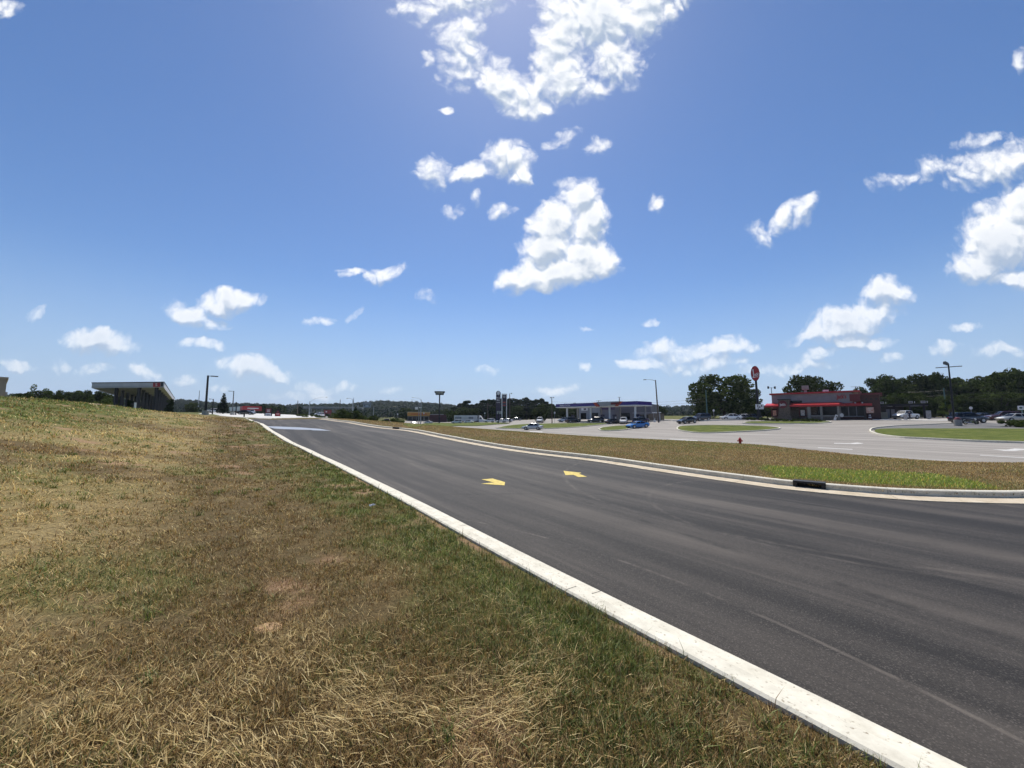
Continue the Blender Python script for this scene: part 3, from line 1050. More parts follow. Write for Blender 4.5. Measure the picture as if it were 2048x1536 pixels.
M_BLADE = blade_mat()
PAL = {
    'brown': np.array([(.245, .140, .046), (.345, .212, .074), (.15, .080, .026), (.45, .30, .115)]),
    'straw': np.array([(.56, .41, .165), (.68, .53, .25), (.45, .30, .115), (.60, .44, .18)]),
    'olive': np.array([(.165, .142, .034), (.225, .190, .050), (.115, .105, .025)]),
    'green': np.array([(.105, .148, .026), (.155, .195, .040), (.075, .108, .022)]),
}


def pick(pal, n):
    p = PAL[pal]
    c = p[rng.integers(0, len(p), n)]
    return c * rng.uniform(.8, 1.2, (n, 1))


def blades(name, x, y, z, hgt, wid, lean, az, tint, **tags):
    """bent two-joint ribbons, one per point"""
    n = len(x)
    ux, uy = np.cos(az), np.sin(az)
    px, py = -uy, ux                            # across the blade
    hx = hgt * np.sin(lean); hz = hgt * np.cos(lean)
    cv = rng.uniform(.2, .7, n) * hgt * .5
    base = np.stack([x, y, z], 1)
    mid = base + np.stack([ux * hx * .5, uy * hx * .5, hz * .58], 1)
    tip = base + np.stack([ux * (hx + cv), uy * (hx + cv), hz * .95], 1)
    off = np.stack([px * wid * .5, py * wid * .5, np.zeros(n)], 1)
    V = np.stack([base - off, base + off, mid + off * .85, mid - off * .85, tip], 1).reshape(-1, 3)
    k = np.arange(n)[:, None] * 5
    F_ = np.concatenate([k + np.array([[0, 1, 2, 3]]), k + np.array([[3, 2, 4]])], 1).ravel()
    LT = np.tile(np.array([4, 3]), n)
    C = np.repeat(np.concatenate([tint, np.ones((n, 1))], 1), 5, axis=0)
    me = np_mesh(name, V, F_, LT, M_BLADE, False, {"tint": C})
    return link(name, me, **tags)


def tints(g, st, n, tr=None):
    """colour of each blade; TR are the four dice of its tuft"""
    def die(i): return rng.random(n) if tr is None else np.where(rng.random(n) < .7, tr[:, i], rng.random(n))
    r = die(1)
    t = pick('brown', n)
    t = np.where((r < .20 + .30 * g)[:, None], pick('olive', n), t)
    t = np.where((die(2) < .15 + .40 * st)[:, None], pick('straw', n), t)
    t = np.where((die(3) < .02 + .62 * g)[:, None], pick('green', n), t)
    return t


def clumped(n, per, r0, r1, p, a0, a1, spread):
    """points gathered in little tufts; density falls with distance"""
    m = n // per
    a = np.radians(rng.uniform(a0, a1, m)); u = rng.random(m)
    r = (r0 ** p + u * (r1 ** p - r0 ** p)) ** (1 / p)
    k = np.repeat(np.arange(m), per)
    sp = spread * (1 + r / 9)
    x = (r * np.sin(a))[k] + rng.normal(size=len(k)) * sp[k]; y = (r * np.cos(a))[k] + rng.normal(size=len(k)) * sp[k]
    return x, y, k, m


def plant_left():
    n = 860000
    x, y, k, m = clumped(n, 8, 1.15, 64.0, -.22, -66, 62, .021)
    tuft_r = rng.random((m, 4)); tuft_az = rng.uniform(0, 6.28, m); tuft_h = rng.uniform(.55, 1.35, m); tuft_b = rng.uniform(.6, 1.4, m)
    r = np.hypot(x, y)
    d = kerb_dist(x, y)
    g, st, cl = patches(x, y)
    ok = (d > .47 + rng.uniform(-.1, .25, len(x)) ** 2) & (d < 24) & (y < 62) & (r > .9)
    ok &= tuft_r[k, 0] > cl * .85
    ok &= tuft_r[k, 1] > .8 * sstep(.52, .72, fbm(x * 3, y * 3, 3)) * (1 - g)
    x, y, r, d, g, st, k = x[ok], y[ok], r[ok], d[ok], g[ok], st[ok], k[ok]
    n = len(x)
    z = H(x, y) + turf_z(x, y) - .012
    far = np.clip(r / 12, 0, 3)
    hgt = rng.uniform(.022, .058, n) * tuft_h[k] * (1 + .45 * g + .55 * far) * (1 + .9 * (rng.random(n) < .03))
    wid = np.maximum(.0036, .00092 * r) * rng.uniform(.6, 1.5, n)
    lean = np.abs(rng.normal(.42, .42, n)) + st * rng.uniform(0, .8, n)
    az = tuft_az[k] + rng.normal(0, 1.1, n)
    # the tuft as a whole is one sort, with stray blades of another
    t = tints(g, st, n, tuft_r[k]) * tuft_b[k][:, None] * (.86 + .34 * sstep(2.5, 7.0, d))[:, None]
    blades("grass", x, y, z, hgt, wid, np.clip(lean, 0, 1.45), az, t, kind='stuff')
    # cut straw lying flat, combed in swathes
    n = 130000
    p = -.42
    a = np.radians(rng.uniform(-66, 60, n)); u = rng.random(n)
    r = (1.15 ** p + u * (50. ** p - 1.15 ** p)) ** (1 / p)
    x = r * np.sin(a); y = r * np.cos(a); d = kerb_dist(x, y); g, st, cl = patches(x, y)
    ok = (d > .7) & (d < 20) & (rng.random(n) < np.clip(st * .85 + .10, 0, 1) * (1 - .5 * g))
    x, y, r, st = x[ok], y[ok], r[ok], st[ok]; n = len(x)
    z = H(x, y) + turf_z(x, y) + rng.uniform(.004, .04, n)
    flow = 5.0 * fbm(x * .35 + 7, y * .35 + 2, 2) + .4
    az = flow + rng.normal(0, .6, n) + np.pi * (rng.random(n) < .5)
    L_ = rng.uniform(.02, .085, n) * (1 + 1.3 * st * rng.random(n)) * (1 + np.clip(r / 14, 0, 2))
    blades("dry_straw", x, y, z, L_, np.maximum(.0031, .0007 * r) * rng.uniform(.6, 1.4, n), np.full(n, 1.42) + rng.normal(0, .16, n), az, pick('straw', n) * rng.uniform(.7, 1.05, (n, 1)), kind='stuff')


def plant_tufts():
    """coarser green tufts along the kerb and here and there in the turf"""
    X, Y, S = [], [], []
    for k in range(330):
        s = rng.uniform(0, 1)
        y0 = 1.6 + 15 * s ** 1.5
        d0 = .53 + abs(rng.normal(0, .4)) if k < 210 else rng.uniform(1.0, 7)
        x0 = np.interp(y0, [p[1] for p in ROAD_L], [p[0] for p in ROAD_L]) - d0 / .826
        m = int(rng.integers(12, 44))
        X.append(rng.normal(x0, .04, m)); Y.append(rng.normal(y0, .04, m)); S.append(np.full(m, rng.uniform(.7, 1.4)))
    x = np.concatenate(X); y = np.concatenate(Y); S = np.concatenate(S)
    ok = kerb_dist(x, y) > .48
    x, y, S = x[ok], y[ok], S[ok]; n = len(x)
    r = np.hypot(x, y)
    z = H(x, y) + turf_z(x, y) - .01
    t = np.where((rng.random(n) < .65)[:, None], pick('green', n), pick('olive', n)) * 1.1
    blades("grass", x, y, z, rng.uniform(.05, .11, n) * S, np.maximum(.0045, .0010 * r) * rng.uniform(.8, 1.4, n), np.abs(rng.normal(.55, .38, n)), rng.uniform(0, 6.28, n), t, kind='stuff')


def plant_right():
    n = 420000
    a = np.radians(rng.uniform(-30, 64, n)); u = rng.random(n)
    r0, r1, p = 9.0, 90., -.2
    r = (r0 ** p + u * (r1 ** p - r0 ** p)) ** (1 / p)
    x = r * np.sin(a); y = r * np.cos(a)
    ok = ~inpoly(x, y, road_poly) & ~inpoly(x, y, hw_poly) & (kerb_dist(x, y) < -3)
    ok &= (right_dist(x, y) > .22) | (x > 11)
    x, y, r = x[ok], y[ok], r[ok]
    g, st, cl = patches(x, y); n = len(x)
    z = H(x, y) + turf_z(x, y) * (1 - sstep(60, 120, r)) - .015
    lush = sstep(.55, .85, g)
    hgt = rng.uniform(.035, .075, n) * (1 + .012 * r) * (1 + .35 * lush * (r < 18))
    wid = np.maximum(.004, .00062 * r) * rng.uniform(.7, 1.4, n)
    t = tints(g * .95, st, n)
    brighten = np.where(((lush > .5) & (r < 18))[:, None], np.array([[1.5, 1.75, 1.0]]), 1.0)
    blades("grass", x, y, z, hgt, wid, np.abs(rng.normal(.35, .35, n)), rng.uniform(0, 6.28, n), t * brighten * 1.15, kind='stuff')


plant_left()
plant_tufts()
plant_right()


# ------------------------------------------------------------------ common object materials
M_BLACK = mat("black_steel", (.012, .012, .014), .45, .3, spec=.4)
M_DARK = mat("dark_bronze", (.022, .020, .020), .5, .2)
M_GALV = mat("galvanised_steel", (.30, .31, .32), .45, .6)
M_WOOD = mat("weathered_pole_wood", (.10, .075, .055), .9, scale=1.2, var=.3)
M_WHITE = mat("white_paint", (.72, .72, .71), .5)
M_GREYW = mat("light_grey_panel", (.31, .31, .32), .6, scale=.8)
M_SIDING = mat("grey_siding", (.19, .185, .20), .65, scale=.6)
M_RED = mat("red_panel", (.36, .012, .016), .4)
M_DRED = mat("dark_red_panel", (.13, .012, .016), .5)
M_REDROOF = mat("red_metal_roof", (.62, .028, .028), .35, scale=.7, var=.08)
M_PURPLE = mat("purple_blue_panel", (.035, .018, .19), .4)
M_ORANGE = mat("orange_panel", (.42, .055, .02), .45)
M_YELLOW = mat("yellow_panel", (.50, .24, .025), .6)
M_GLASS = mat("dark_window_glass", (.008, .009, .011), .12, spec=.22)
M_STONE = mat("stacked_stone", (.065, .052, .042), .9, scale=5, var=.4, bump=.6, col2=(.17, .135, .105))
M_BRICK = mat("brown_brick", (.055, .024, .020), .9, scale=7, var=.3, bump=.3, col2=(.10, .048, .038))
M_TAN = mat("tan_stucco", (.42, .33, .24), .9, scale=2, bump=.2)
M_CONCB = mat("concrete_base", (.36, .345, .31), .9, scale=4, var=.2, bump=.3)
M_TYRE = mat("tyre_rubber", (.012, .012, .012), .85)
M_RIM = mat("alloy_rim", (.40, .40, .42), .3, .8)
M_LAMP = mat("clear_lamp_lens", (.70, .70, .68), .15)
M_TAIL = mat("red_lamp_lens", (.35, .01, .01), .2)
M_TRIM = mat("black_trim", (.02, .02, .02), .6)
M_SIGNW = mat("white_sign_face", (.70, .70, .70), .45)
M_TEAL = mat("teal_pole_paint", (.05, .13, .11), .5)


def face(x, Y):
    return -math.atan2(x, Y)


def zt(u, v, Y):
    return at(u, v, Y)[2]


# ------------------------------------------------------------------ haze-free vegetation
def leaf_mat(name, lo, hi, tr=.22, sc=.9):
    m = bpy.data.materials.new(name); m.use_nodes = True
    nt, N, L = nodes(m); N.remove(N["Principled BSDF"])
    geo = N.new("ShaderNodeNewGeometry"); oi = N.new("ShaderNodeObjectInfo")
    n = N.new("ShaderNodeTexNoise"); n.inputs["Scale"].default_value = sc; n.inputs["Detail"].default_value = 5
    L(geo.outputs["Position"], n.inputs["Vector"])
    mr = N.new("ShaderNodeMapRange"); mr.inputs["From Min"].default_value = .34; mr.inputs["From Max"].default_value = .66; L(n.outputs["Fac"], mr.inputs["Value"])
    mx = N.new("ShaderNodeMix"); mx.data_type = 'RGBA'; mx.inputs["A"].default_value = (*lo, 1); mx.inputs["B"].default_value = (*hi, 1); L(mr.outputs[0], mx.inputs["Factor"])
    hs = N.new("ShaderNodeHueSaturation")
    r2 = N.new("ShaderNodeMapRange"); r2.inputs["To Min"].default_value = .75; r2.inputs["To Max"].default_value = 1.25; L(oi.outputs["Random"], r2.inputs["Value"])
    L(r2.outputs[0], hs.inputs["Value"]); L(mx.outputs["Result"], hs.inputs["Color"])
    d = N.new("ShaderNodeBsdfDiffuse"); t = N.new("ShaderNodeBsdfTranslucent"); L(hs.outputs[0], d.inputs[0]); L(hs.outputs[0], t.inputs[0])
    ms = N.new("ShaderNodeMixShader"); ms.inputs[0].default_value = tr; L(d.outputs[0], ms.inputs[1]); L(t.outputs[0], ms.inputs[2])
    L(ms.outputs[0], N["Material Output"].inputs["Surface"])
    return m


M_LEAF = leaf_mat("oak_leaves", (.016, .027, .007), (.080, .105, .026), .22)
M_PINE = leaf_mat("pine_needles", (.010, .018, .008), (.034, .050, .018), .10)
M_BUSH = leaf_mat("shrub_leaves", (.040, .058, .014), (.11, .14, .04), .22, 1.4)
M_YOUNG = leaf_mat("young_leaves", (.045, .068, .016), (.10, .13, .035), .25, 1.4)
M_FOREST = leaf_mat("forest_leaves", (.012, .022, .012), (.038, .056, .024), .1, .06)
M_BARK = mat("bark", (.055, .042, .032), .95, scale=3, var=.35, bump=.4)


def leaf_quads(P, size, mats, name, up=.0):
    n = len(P)
    d = rng.normal(size=(n, 3)); d[:, 2] += up; d /= np.linalg.norm(d, axis=1)[:, None]
    a = np.cross(d, rng.normal(size=(n, 3))); a /= np.linalg.norm(a, axis=1)[:, None]
    b = np.cross(d, a)
    s = size * rng.uniform(.55, 1.3, (n, 1))
    V = np.stack([P - a * s * .5 - b * s * .2, P + a * s * .1 - b * s * .45, P + a * s * .6 + b * s * .1, P - a * s * .1 + b * s * .5], 1).reshape(-1, 3)
    return np_mesh(name, V, np.arange(4 * n), np.full(n, 4), mats, False)


def lobe_points(lobes, n, fill=.55):
    w = np.array([r ** 2 for (_, r) in lobes]); w /= w.sum()
    k = rng.choice(len(lobes), n, p=w)
    c = np.array([l[0] for l in lobes])[k]; r = np.array([l[1] for l in lobes])[k]
    d = rng.normal(size=(n, 3)); d /= np.linalg.norm(d, axis=1)[:, None]
    rr = r * (fill + (1.08 - fill) * rng.random(n) ** .6)
    return c + d * rr[:, None] * np.array([1, 1, .78])


def trunk_mb(h, r, limbs):
    t = MB()
    t.tube([(0, 0, -.03), (.005, 0, h * .5), (.0, .01, h)], [r * 1.25, r, r * .75], 8)
    for (p, q, rr) in limbs:
        mid = [(p[i] + q[i]) / 2 + (0, 0, .02)[i] for i in range(3)]
        t.tube([p, mid, q], [rr, rr * .75, rr * .35], 6)
    return t


def tree_proto(kind, seed):
    """unit-height crown and trunk meshes"""
    global rng
    keep = rng; rng = np.random.default_rng(seed); rn = random.Random(seed)
    lobes, limbs = [], []
    if kind == 'oak':
        th = .30
        for k in range(38):
            a = rn.uniform(0, 6.28); q = rn.uniform(.0, 1) ** .6; z = rn.uniform(.34, .86)
            w = .56 * math.sqrt(max(.05, 1 - ((z - .48) / .50) ** 2))
            lobes.append(((math.cos(a) * q * w, math.sin(a) * q * w, z), rn.uniform(.09, .165)))
        n, size, m = 7200, .036, M_LEAF
    elif kind == 'pine':
        th = .78
        for k in range(22):
            z = rn.uniform(.34, .95); w = .20 * (1.15 - z) / .7 + .03
            a = rn.uniform(0, 6.28); q = rn.uniform(.2, 1)
            lobes.append(((math.cos(a) * q * w, math.sin(a) * q * w, z), rn.uniform(.05, .095)))
        lobes.append(((0, 0, .95), .05))
        n, size, m = 4600, .030, M_PINE
    elif kind == 'round':
        th = .25
        for k in range(42):
            a = rn.uniform(0, 6.28); q = rn.uniform(.0, 1) ** .5; z = rn.uniform(.12, .86)
            w = .40 * math.sqrt(max(.05, 1 - ((z - .45) / .52) ** 2))
            lobes.append(((math.cos(a) * q * w, math.sin(a) * q * w, z), rn.uniform(.09, .17)))
        n, size, m = 6500, .038, M_LEAF
    elif kind == 'conifer':
        th = .5
        for k in range(40):
            z = .08 + .86 * (k / 39); w = .26 * (1.02 - z)
            for j in range(3):
                a = rn.uniform(0, 6.28)
                lobes.append(((math.cos(a) * w * .6, math.sin(a) * w * .6, z), .02 + w * .32))
        n, size, m = 4200, .032, M_PINE
    elif kind == 'shrub':
        th = .2
        for k in range(12):
            a = rn.uniform(0, 6.28); q = rn.uniform(.0, .5)
            lobes.append(((math.cos(a) * q, math.sin(a) * q, rn.uniform(.2, .75)), rn.uniform(.16, .27)))
        n, size, m = 1500, .085, M_BUSH
    elif kind == 'column':
        th = .2
        for k in range(14):
            z = .08 + .8 * k / 13
            a = rn.uniform(0, 6.28); w = .10
            lobes.append(((math.cos(a) * w, math.sin(a) * w, z), .15 * (1.15 - z * .6)))
        n, size, m = 2600, .05, M_PINE
    elif kind == 'thin':
        th = .6
        for k in range(16):
            a = rn.uniform(0, 6.28); q = rn.uniform(.2, .5); z = rn.uniform(.35, .95)
            lobes.append(((math.cos(a) * q, math.sin(a) * q, z), rn.uniform(.05, .10)))
        n, size, m = 900, .04, M_YOUNG
    P = lobe_points(lobes, n)
    P[:, 2] = np.maximum(P[:, 2], .03)
    crown = leaf_quads(P, size, m, "crown", .3)
    for c, r in rn.sample(lobes, min(7, len(lobes))):
        limbs.append(((0, 0, th * rn.uniform(.55, .95)), c, .014))
    trunk = trunk_mb(th, .024, limbs).mesh("trunk", M_BARK, True)
    rng = keep
    return crown, trunk


PROTO = {}
for kind, seeds in (('oak', (1, 2, 3)), ('pine', (4, 5, 6)), ('round', (7, 8)), ('conifer', (9,)), ('shrub', (10, 11)), ('column', (12,)), ('thin', (13,))):
    PROTO[kind] = [tree_proto(kind, s) for s in seeds]
_tk = {}


def tree(kind, u, Y, vtop, label, group=None, name=None, wide=1.0, cat='tree', sink=.0, height=None, rz=None):
    x, y, z = spot(u, Y)
    h = height or (zt(u, vtop, Y) - z)
    i = _tk.get(kind, 0); _tk[kind] = i + 1
    crown, trunk = PROTO[kind][i % len(PROTO[kind])]
    t = thing(name or {'pine': 'pine_tree', 'oak': 'oak_tree', 'shrub': 'shrub', 'conifer': 'conifer_tree', 'column': 'evergreen_shrub'}.get(kind, 'tree'),
              label, cat, (x, y, z - sink), rz if rz is not None else random.uniform(0, 6.28), group, (h * wide, h * wide, h))
    link('crown', crown, t); link('trunk', trunk, t)
    return t


# ------------------------------------------------------------------ vehicles
CARS = {
    # length, width, height, belt, hood, deck, cabin x: rear glass foot, roof rear, roof front, windscreen foot; wheel radius, ground clearance
    'sedan': dict(L=4.75, W=1.82, H=1.45, belt=.93, hood=.88, deck=.98, cab=(-1.75, -.95, .35, 1.12), wr=.33, wb=2.75, gc=.2),
    'coupe': dict(L=5.0, W=1.92, H=1.45, belt=.98, hood=.92, deck=1.02, cab=(-1.7, -.75, .35, 1.05), wr=.36, wb=2.95, gc=.18),
    'suv': dict(L=4.8, W=1.92, H=1.75, belt=1.10, hood=1.08, deck=1.10, cab=(-2.25, -2.0, .45, 1.15), wr=.37, wb=2.8, gc=.25),
    'jeep': dict(L=4.4, W=1.85, H=1.83, belt=1.15, hood=1.12, deck=1.15, cab=(-2.05, -1.98, .55, .80), wr=.41, wb=2.7, gc=.32),
    'pickup': dict(L=5.7, W=1.98, H=1.88, belt=1.18, hood=1.15, deck=1.16, cab=(-.95, -.80, .85, 1.5), wr=.40, wb=3.6, gc=.3),
    'van': dict(L=5.1, W=1.98, H=1.80, belt=1.05, hood=1.02, deck=1.05, cab=(-2.45, -2.25, .75, 1.65), wr=.36, wb=3.0, gc=.2),
}


def car_parts(style, paint):
    c = CARS[style]; L, Wd, Hh = c['L'], c['W'] / 2, c['H']
    body = MB(); h = L / 2

    def ring(x, w, zb, ztop):
        return [(x, -w * .80, zb), (x, -w * .97, zb + .12), (x, -w, (zb + ztop) * .52), (x, -w * .97, ztop - .10), (x, -w * .80, ztop),
                (x, w * .80, ztop), (x, w * .97, ztop - .10), (x, w, (zb + ztop) * .52), (x, w * .97, zb + .12), (x, w * .80, zb)]
    gc = c['gc']; x0, x1, x2, x3 = c['cab']
    st = [(-h, .80, gc + .22, c['deck'] - .22), (-h + .10, .90, gc + .08, c['deck'] - .06), (-h + .45, .97, gc, c['deck']), (x0, 1, gc - .02, c['belt'] + .01), (0, 1, gc - .02, c['belt'] - .01),
          (x3, .99, gc - .02, c['belt'] + .01), (x3 + .15, .98, gc - .02, (c['belt'] + c['hood']) / 2 + .02), (h - .55, .95, gc, c['hood'] - .05), (h - .16, .88, gc + .05, c['hood'] - .15), (h, .78, gc + .2, c['hood'] - .28)]
    st = sorted(st, key=lambda s: s[0])
    body.loft([ring(x, Wd * k, zb, z2) for x, k, zb, z2 in st])
    wr = .82; wt = .66
    b = c['belt'] - .02; rt = Hh - .07
    # roof with its crown
    R0 = [(x1, -Wd * wt, rt), (x2, -Wd * wt, rt), (x2, Wd * wt, rt), (x1, Wd * wt, rt)]
    R1 = [(x1 + .18, -Wd * wt * .8, Hh), (x2 - .22, -Wd * wt * .8, Hh), (x2 - .22, Wd * wt * .8, Hh), (x1 + .18, Wd * wt * .8, Hh)]
    body.loft([R0, R1])
    for s in (-1, 1):
        for (xa, xb) in ((x0, x1), (x3, x2), ((x1 + x2) / 2 - .1, (x1 + x2) / 2 - .05)):
            body.tube([(xa, s * Wd * wr, b), (xb, s * Wd * wt, rt + .02)], .045, 6)
        if style in ('suv', 'van'):
            body.tube([(x1 * .62 + x2 * .0, s * Wd * wr, b), (x1 * .66, s * Wd * wt, rt + .02)], .05, 6)
    if style == 'pickup':
        pass
    glass = MB()
    glass.loft([[(x0 + .03, -Wd * (wr - .01), b), (x3 - .02, -Wd * (wr - .01), b), (x3 - .02, Wd * (wr - .01), b), (x0 + .03, Wd * (wr - .01), b)],
                [(x1 + .01, -Wd * (wt - .005), rt + .005), (x2 - .01, -Wd * (wt - .005), rt + .005), (x2 - .01, Wd * (wt - .005), rt + .005), (x1 + .01, Wd * (wt - .005), rt + .005)]])
    parts = [('body', body.mesh('body', paint, False), []), ('glasshouse', glass.mesh('glasshouse', M_GLASS), [])]
    for sx in (1, -1):
        for sy in (1, -1):
            w = MB(); r = c['wr']; y0, y1 = sy * (Wd - .20), sy * (Wd + .012)
            w.disc((0, 0), r, r, y0, y1, 20)
            w.disc((0, 0), r + .07, r + .07, y0, sy * (Wd - .006), 20, 1)
            rim = MB(); rim.disc((0, 0), r * .66, r * .66, y1 - sy * .03, y1 + sy * .012, 14); rim.disc((0, 0), r * .18, r * .18, y1, y1 + sy * .03, 8)
            parts.append(('wheel', w.mesh('wheel', [M_TYRE, M_TRIM], False), [('rim', rim.mesh('rim', M_RIM))], (sx * c['wb'] / 2, 0, r)))
    for sy in (1, -1):
        parts.append(('headlight', MB().box((h - .17, sy * Wd * .66, c['hood'] - .27), (.26, .36, .14)).mesh('headlight', M_LAMP), []))
        parts.append(('taillight', MB().box((-h + .09, sy * Wd * .68, c['deck'] - .24), (.18, .36, .15)).mesh('taillight', M_TAIL), []))
        parts.append(('mirror', MB().box((x3 - .22, sy * (Wd + .06), c['belt'] + .06), (.14, .2, .13)).mesh('mirror', paint), []))
    parts.append(('bumper', MB().box((h - .06, 0, gc + .26), (.16, Wd * 1.5, .16)).mesh('bumper', M_TRIM), []))
    if style == 'pickup':
        bed = MB()
        bed.box(((x0 - h) / 2 - .05, 0, c['belt'] - .02), (abs(x0 + h) - .3, Wd * 1.62, .05))
        parts.append(('bed_liner', bed.mesh('bed_liner', M_TRIM), []))
    return parts


def paint_mat(name, col, rough=.22, metal=.0):
    return mat("car_paint_" + name, col, rough, metal, var=.03, spec=.5, coat=.6)


_cp = {}


def car(style, paint, u, Y, head, label, name='parked_car', cat='car', group=None, dx=0):
    """head: direction of the bonnet in degrees from +X, counter-clockwise"""
    x, y, z = spot(u, Y)
    t = thing(name, label, cat, (x, y, z), R(head), group)
    key = (style, paint.name)
    if key not in _cp: _cp[key] = car_parts(style, paint)
    # lean with the land
    e = 1.5; c_, s_ = math.cos(R(head)), math.sin(R(head))
    t.rotation_euler = (0, -math.atan2(h1(x + c_ * e, y + s_ * e) - h1(x - c_ * e, y - s_ * e), 2 * e), R(head))
    for p in _cp[key]:
        o = link(p[0], p[1], t)
        if len(p) > 3: o.location = p[3]
        for q in p[2]: link(q[0], q[1], o)
    return t


P_WHITE = paint_mat("white", (.74, .74, .73)); P_SILVER = paint_mat("silver", (.46, .48, .50), .3, .3); P_BLACK = paint_mat("black", (.008, .008, .009))
P_BLUE = paint_mat("bright_blue", (.012, .16, .46)); P_NAVY = paint_mat("dark_blue", (.006, .008, .026)); P_MAROON = paint_mat("maroon", (.07, .008, .012))
P_TAN = paint_mat("pale_tan", (.46, .42, .37), .3); P_GREY = paint_mat("dark_grey", (.035, .037, .042)); P_SAND = paint_mat("champagne", (.42, .40, .36), .3, .3)


# ------------------------------------------------------------------ poles
def lamp_pole(name, label, u, Y, vtop, m=M_BLACK, r=.09, arms=(), base=0.0, cat='lamp post', group=None, head_d=(.75, .32, .14), lean=0.0, square=True, dz=0.0, basew=.6):
    """arms: (length along the picture plane, rise, drop of the lamp head, with lamp)"""
    x, y, z = spot(u, Y, dz)
    t = thing(name, label, cat, (x, y, z), face(x, Y), group)
    h = zt(u, vtop, Y) - z
    p = MB()
    if square: p.box((0, 0, h / 2 + base / 2), (2 * r, 2 * r, h - base), taper=.8)
    else: p.tube([(-lean * 0, 0, base - .1), (lean * .5, 0, h * .5), (lean, 0, h)], [r * 1.15, r, r * .75], 8)
    p.build('pole', m, t)
    if base: MB().tube([(0, 0, -.3), (0, 0, base)], basew, 16).build('concrete_base', M_CONCB, t)
    for (ln, rise, hd, lit) in arms:
        a = MB()
        if rise: a.tube([(lean, 0, h - .25), (lean + ln * .35, 0, h - .25 + rise * .7), (lean + ln * .8, 0, h - .25 + rise), (lean + ln, 0, h - .25 + rise)], [.05, .045, .035, .03], 6)
        else: a.box((lean + ln / 2, 0, h - .08), (abs(ln), .09, .09))
        ao = a.build('arm', m, t)
        if lit:
            sx = 1 if ln > 0 else -1
            MB().box((lean + ln + sx * head_d[0] * .35, 0, h - .08 + (rise - .2 if rise else 0)), head_d).build('lamp_head', m, ao)
    return t


# ------------------------------------------------------------------ LEFT: crest, filling station, far signs
x, y, z = spot(-14, 34); 
t = thing('building', 'tan walled building whose corner just shows at the left edge', 'building', (x, y, z - .6), face(x, 34))
hh = zt(0, 757, 34) - z + .6
MB().box((-3.0 + .5, 4, hh / 2), (6, 8, hh)).build('wall', M_TAN, t)
MB().box((-3.0 + .5, 4, hh + .08), (6.16, 8.16, .16)).build('roof_trim', mat("tan_trim", (.5, .4, .3), .8), t)
MB().box((.56, .6, hh * .42), (.12, .8, .5)).build('wall_lamp', M_GREYW, t)

# the long lorry canopy
zc = h1(-75, 75) 
A = at(183, 776, 75); B = at(327, 776.5, 73.5); ztop = zt(183, 765, 75)
ang = math.atan2(B[1] - A[1], B[0] - A[0]); wid = math.hypot(B[0] - A[0], B[1] - A[1])
base_z = 2.7
t = thing('fuel_canopy', 'long grey and white lorry canopy on black columns behind the grassy crest', 'canopy', (A[0], A[1], base_z), ang)
LEN = 78.0
skew = math.atan2(-57, 68) + ang          # the long side runs off along the road, not square to the end


def cpt(a, d):                              # a across the end, d along the length (local)
    return (a + math.sin(skew) * d, math.cos(skew) * d)


z0, z1 = A[2] - base_z, ztop - base_z
fas = MB()
cor = [cpt(0, 0), cpt(wid, 0), cpt(wid, LEN), cpt(0, LEN)]
for i in range(4):
    p, q = cor[i], cor[(i + 1) % 4]
    nx, ny = (q[1] - p[1]), -(q[0] - p[0]); l = math.hypot(nx, ny); nx, ny = nx / l * .12, ny / l * .12
    fas.loft([[(p[0], p[1], z0), (q[0], q[1], z0), (q[0] - nx, q[1] - ny, z0), (p[0] - nx, p[1] - ny, z0)],
              [(p[0], p[1], z1 - .12), (q[0], q[1], z1 - .12), (q[0] - nx, q[1] - ny, z1 - .12), (p[0] - nx, p[1] - ny, z1 - .12)]])
fas.build('fascia', mat("canopy_fascia", (.50, .50, .52), .5, scale=.5), t)
deck = MB(); deck.loft([[(*c, z0 + .12) for c in cor], [(*c, z0 + .3) for c in cor]])
deck.build('ceiling', mat("canopy_soffit", (.42, .42, .45), .6, scale=.3), t)
edge = MB()
for i in range(4):
    p, q = cor[i], cor[(i + 1) % 4]
    edge.tube([(p[0], p[1], z1 - .06), (q[0], q[1], z1 - .06)], .09, 6)
edge.build('fascia_trim', M_DARK, t)
for a in (.34, .66, .90):
    for k in range(9):
        c = cpt(wid * a, 1.5 + k * 9.2)
        w = .42
        MB().box((c[0], c[1], z0 / 2), (w, w, z0 + .2)).build('column', M_BLACK, t)
for k in range(6):
    c = cpt(wid * .57, 4 + k * 12.5)
    d = MB(); d.box((c[0], c[1], 1.15), (1.0, 1.0, 2.3)); d.box((c[0], c[1], 2.5), (1.2, 1.2, .35))
    d.build('fuel_pump', M_BLACK, t)
lg = MB().box((wid * .905, -.04, (z0 + z1) / 2 - .05), (wid * .095, .08, (z1 - z0) * .74)).build('logo_panel', M_RED, t)
lettering("S", .75, M_SIGNW, lg, (wid * .905, -.1, (z0 + z1) / 2 - .05), sx=1.3)
MB().box((wid * .98, -.04, (z0 + z1) / 2), (wid * .035, .06, (z1 - z0) * .66)).build('logo_panel', M_DARK, t)

for (u, Y, vt, kd, w, lab) in ((209, 62, 788, 'shrub', 1.0, 'yellowish shrub left of the lorry canopy columns'), (258, 60, 793, 'column', .9, 'dark upright shrub in front of the lorry canopy columns'), (337, 58, 791, 'column', 1.0, 'tall dark shrub at the right end of the lorry canopy')):
    tree(kd, u, Y, vt, lab, wide=w, cat='shrub', sink=.4)
t = thing('marker_post', 'short pale post standing before the canopy columns', 'post', spot(268, 56, -.2), 0)
MB().tube([(0, 0, 0), (0, 0, zt(268, 805, 56) - h1(*spot(268, 56)[:2]) + .2)], .12, 8).build('post', M_SIGNW, t)
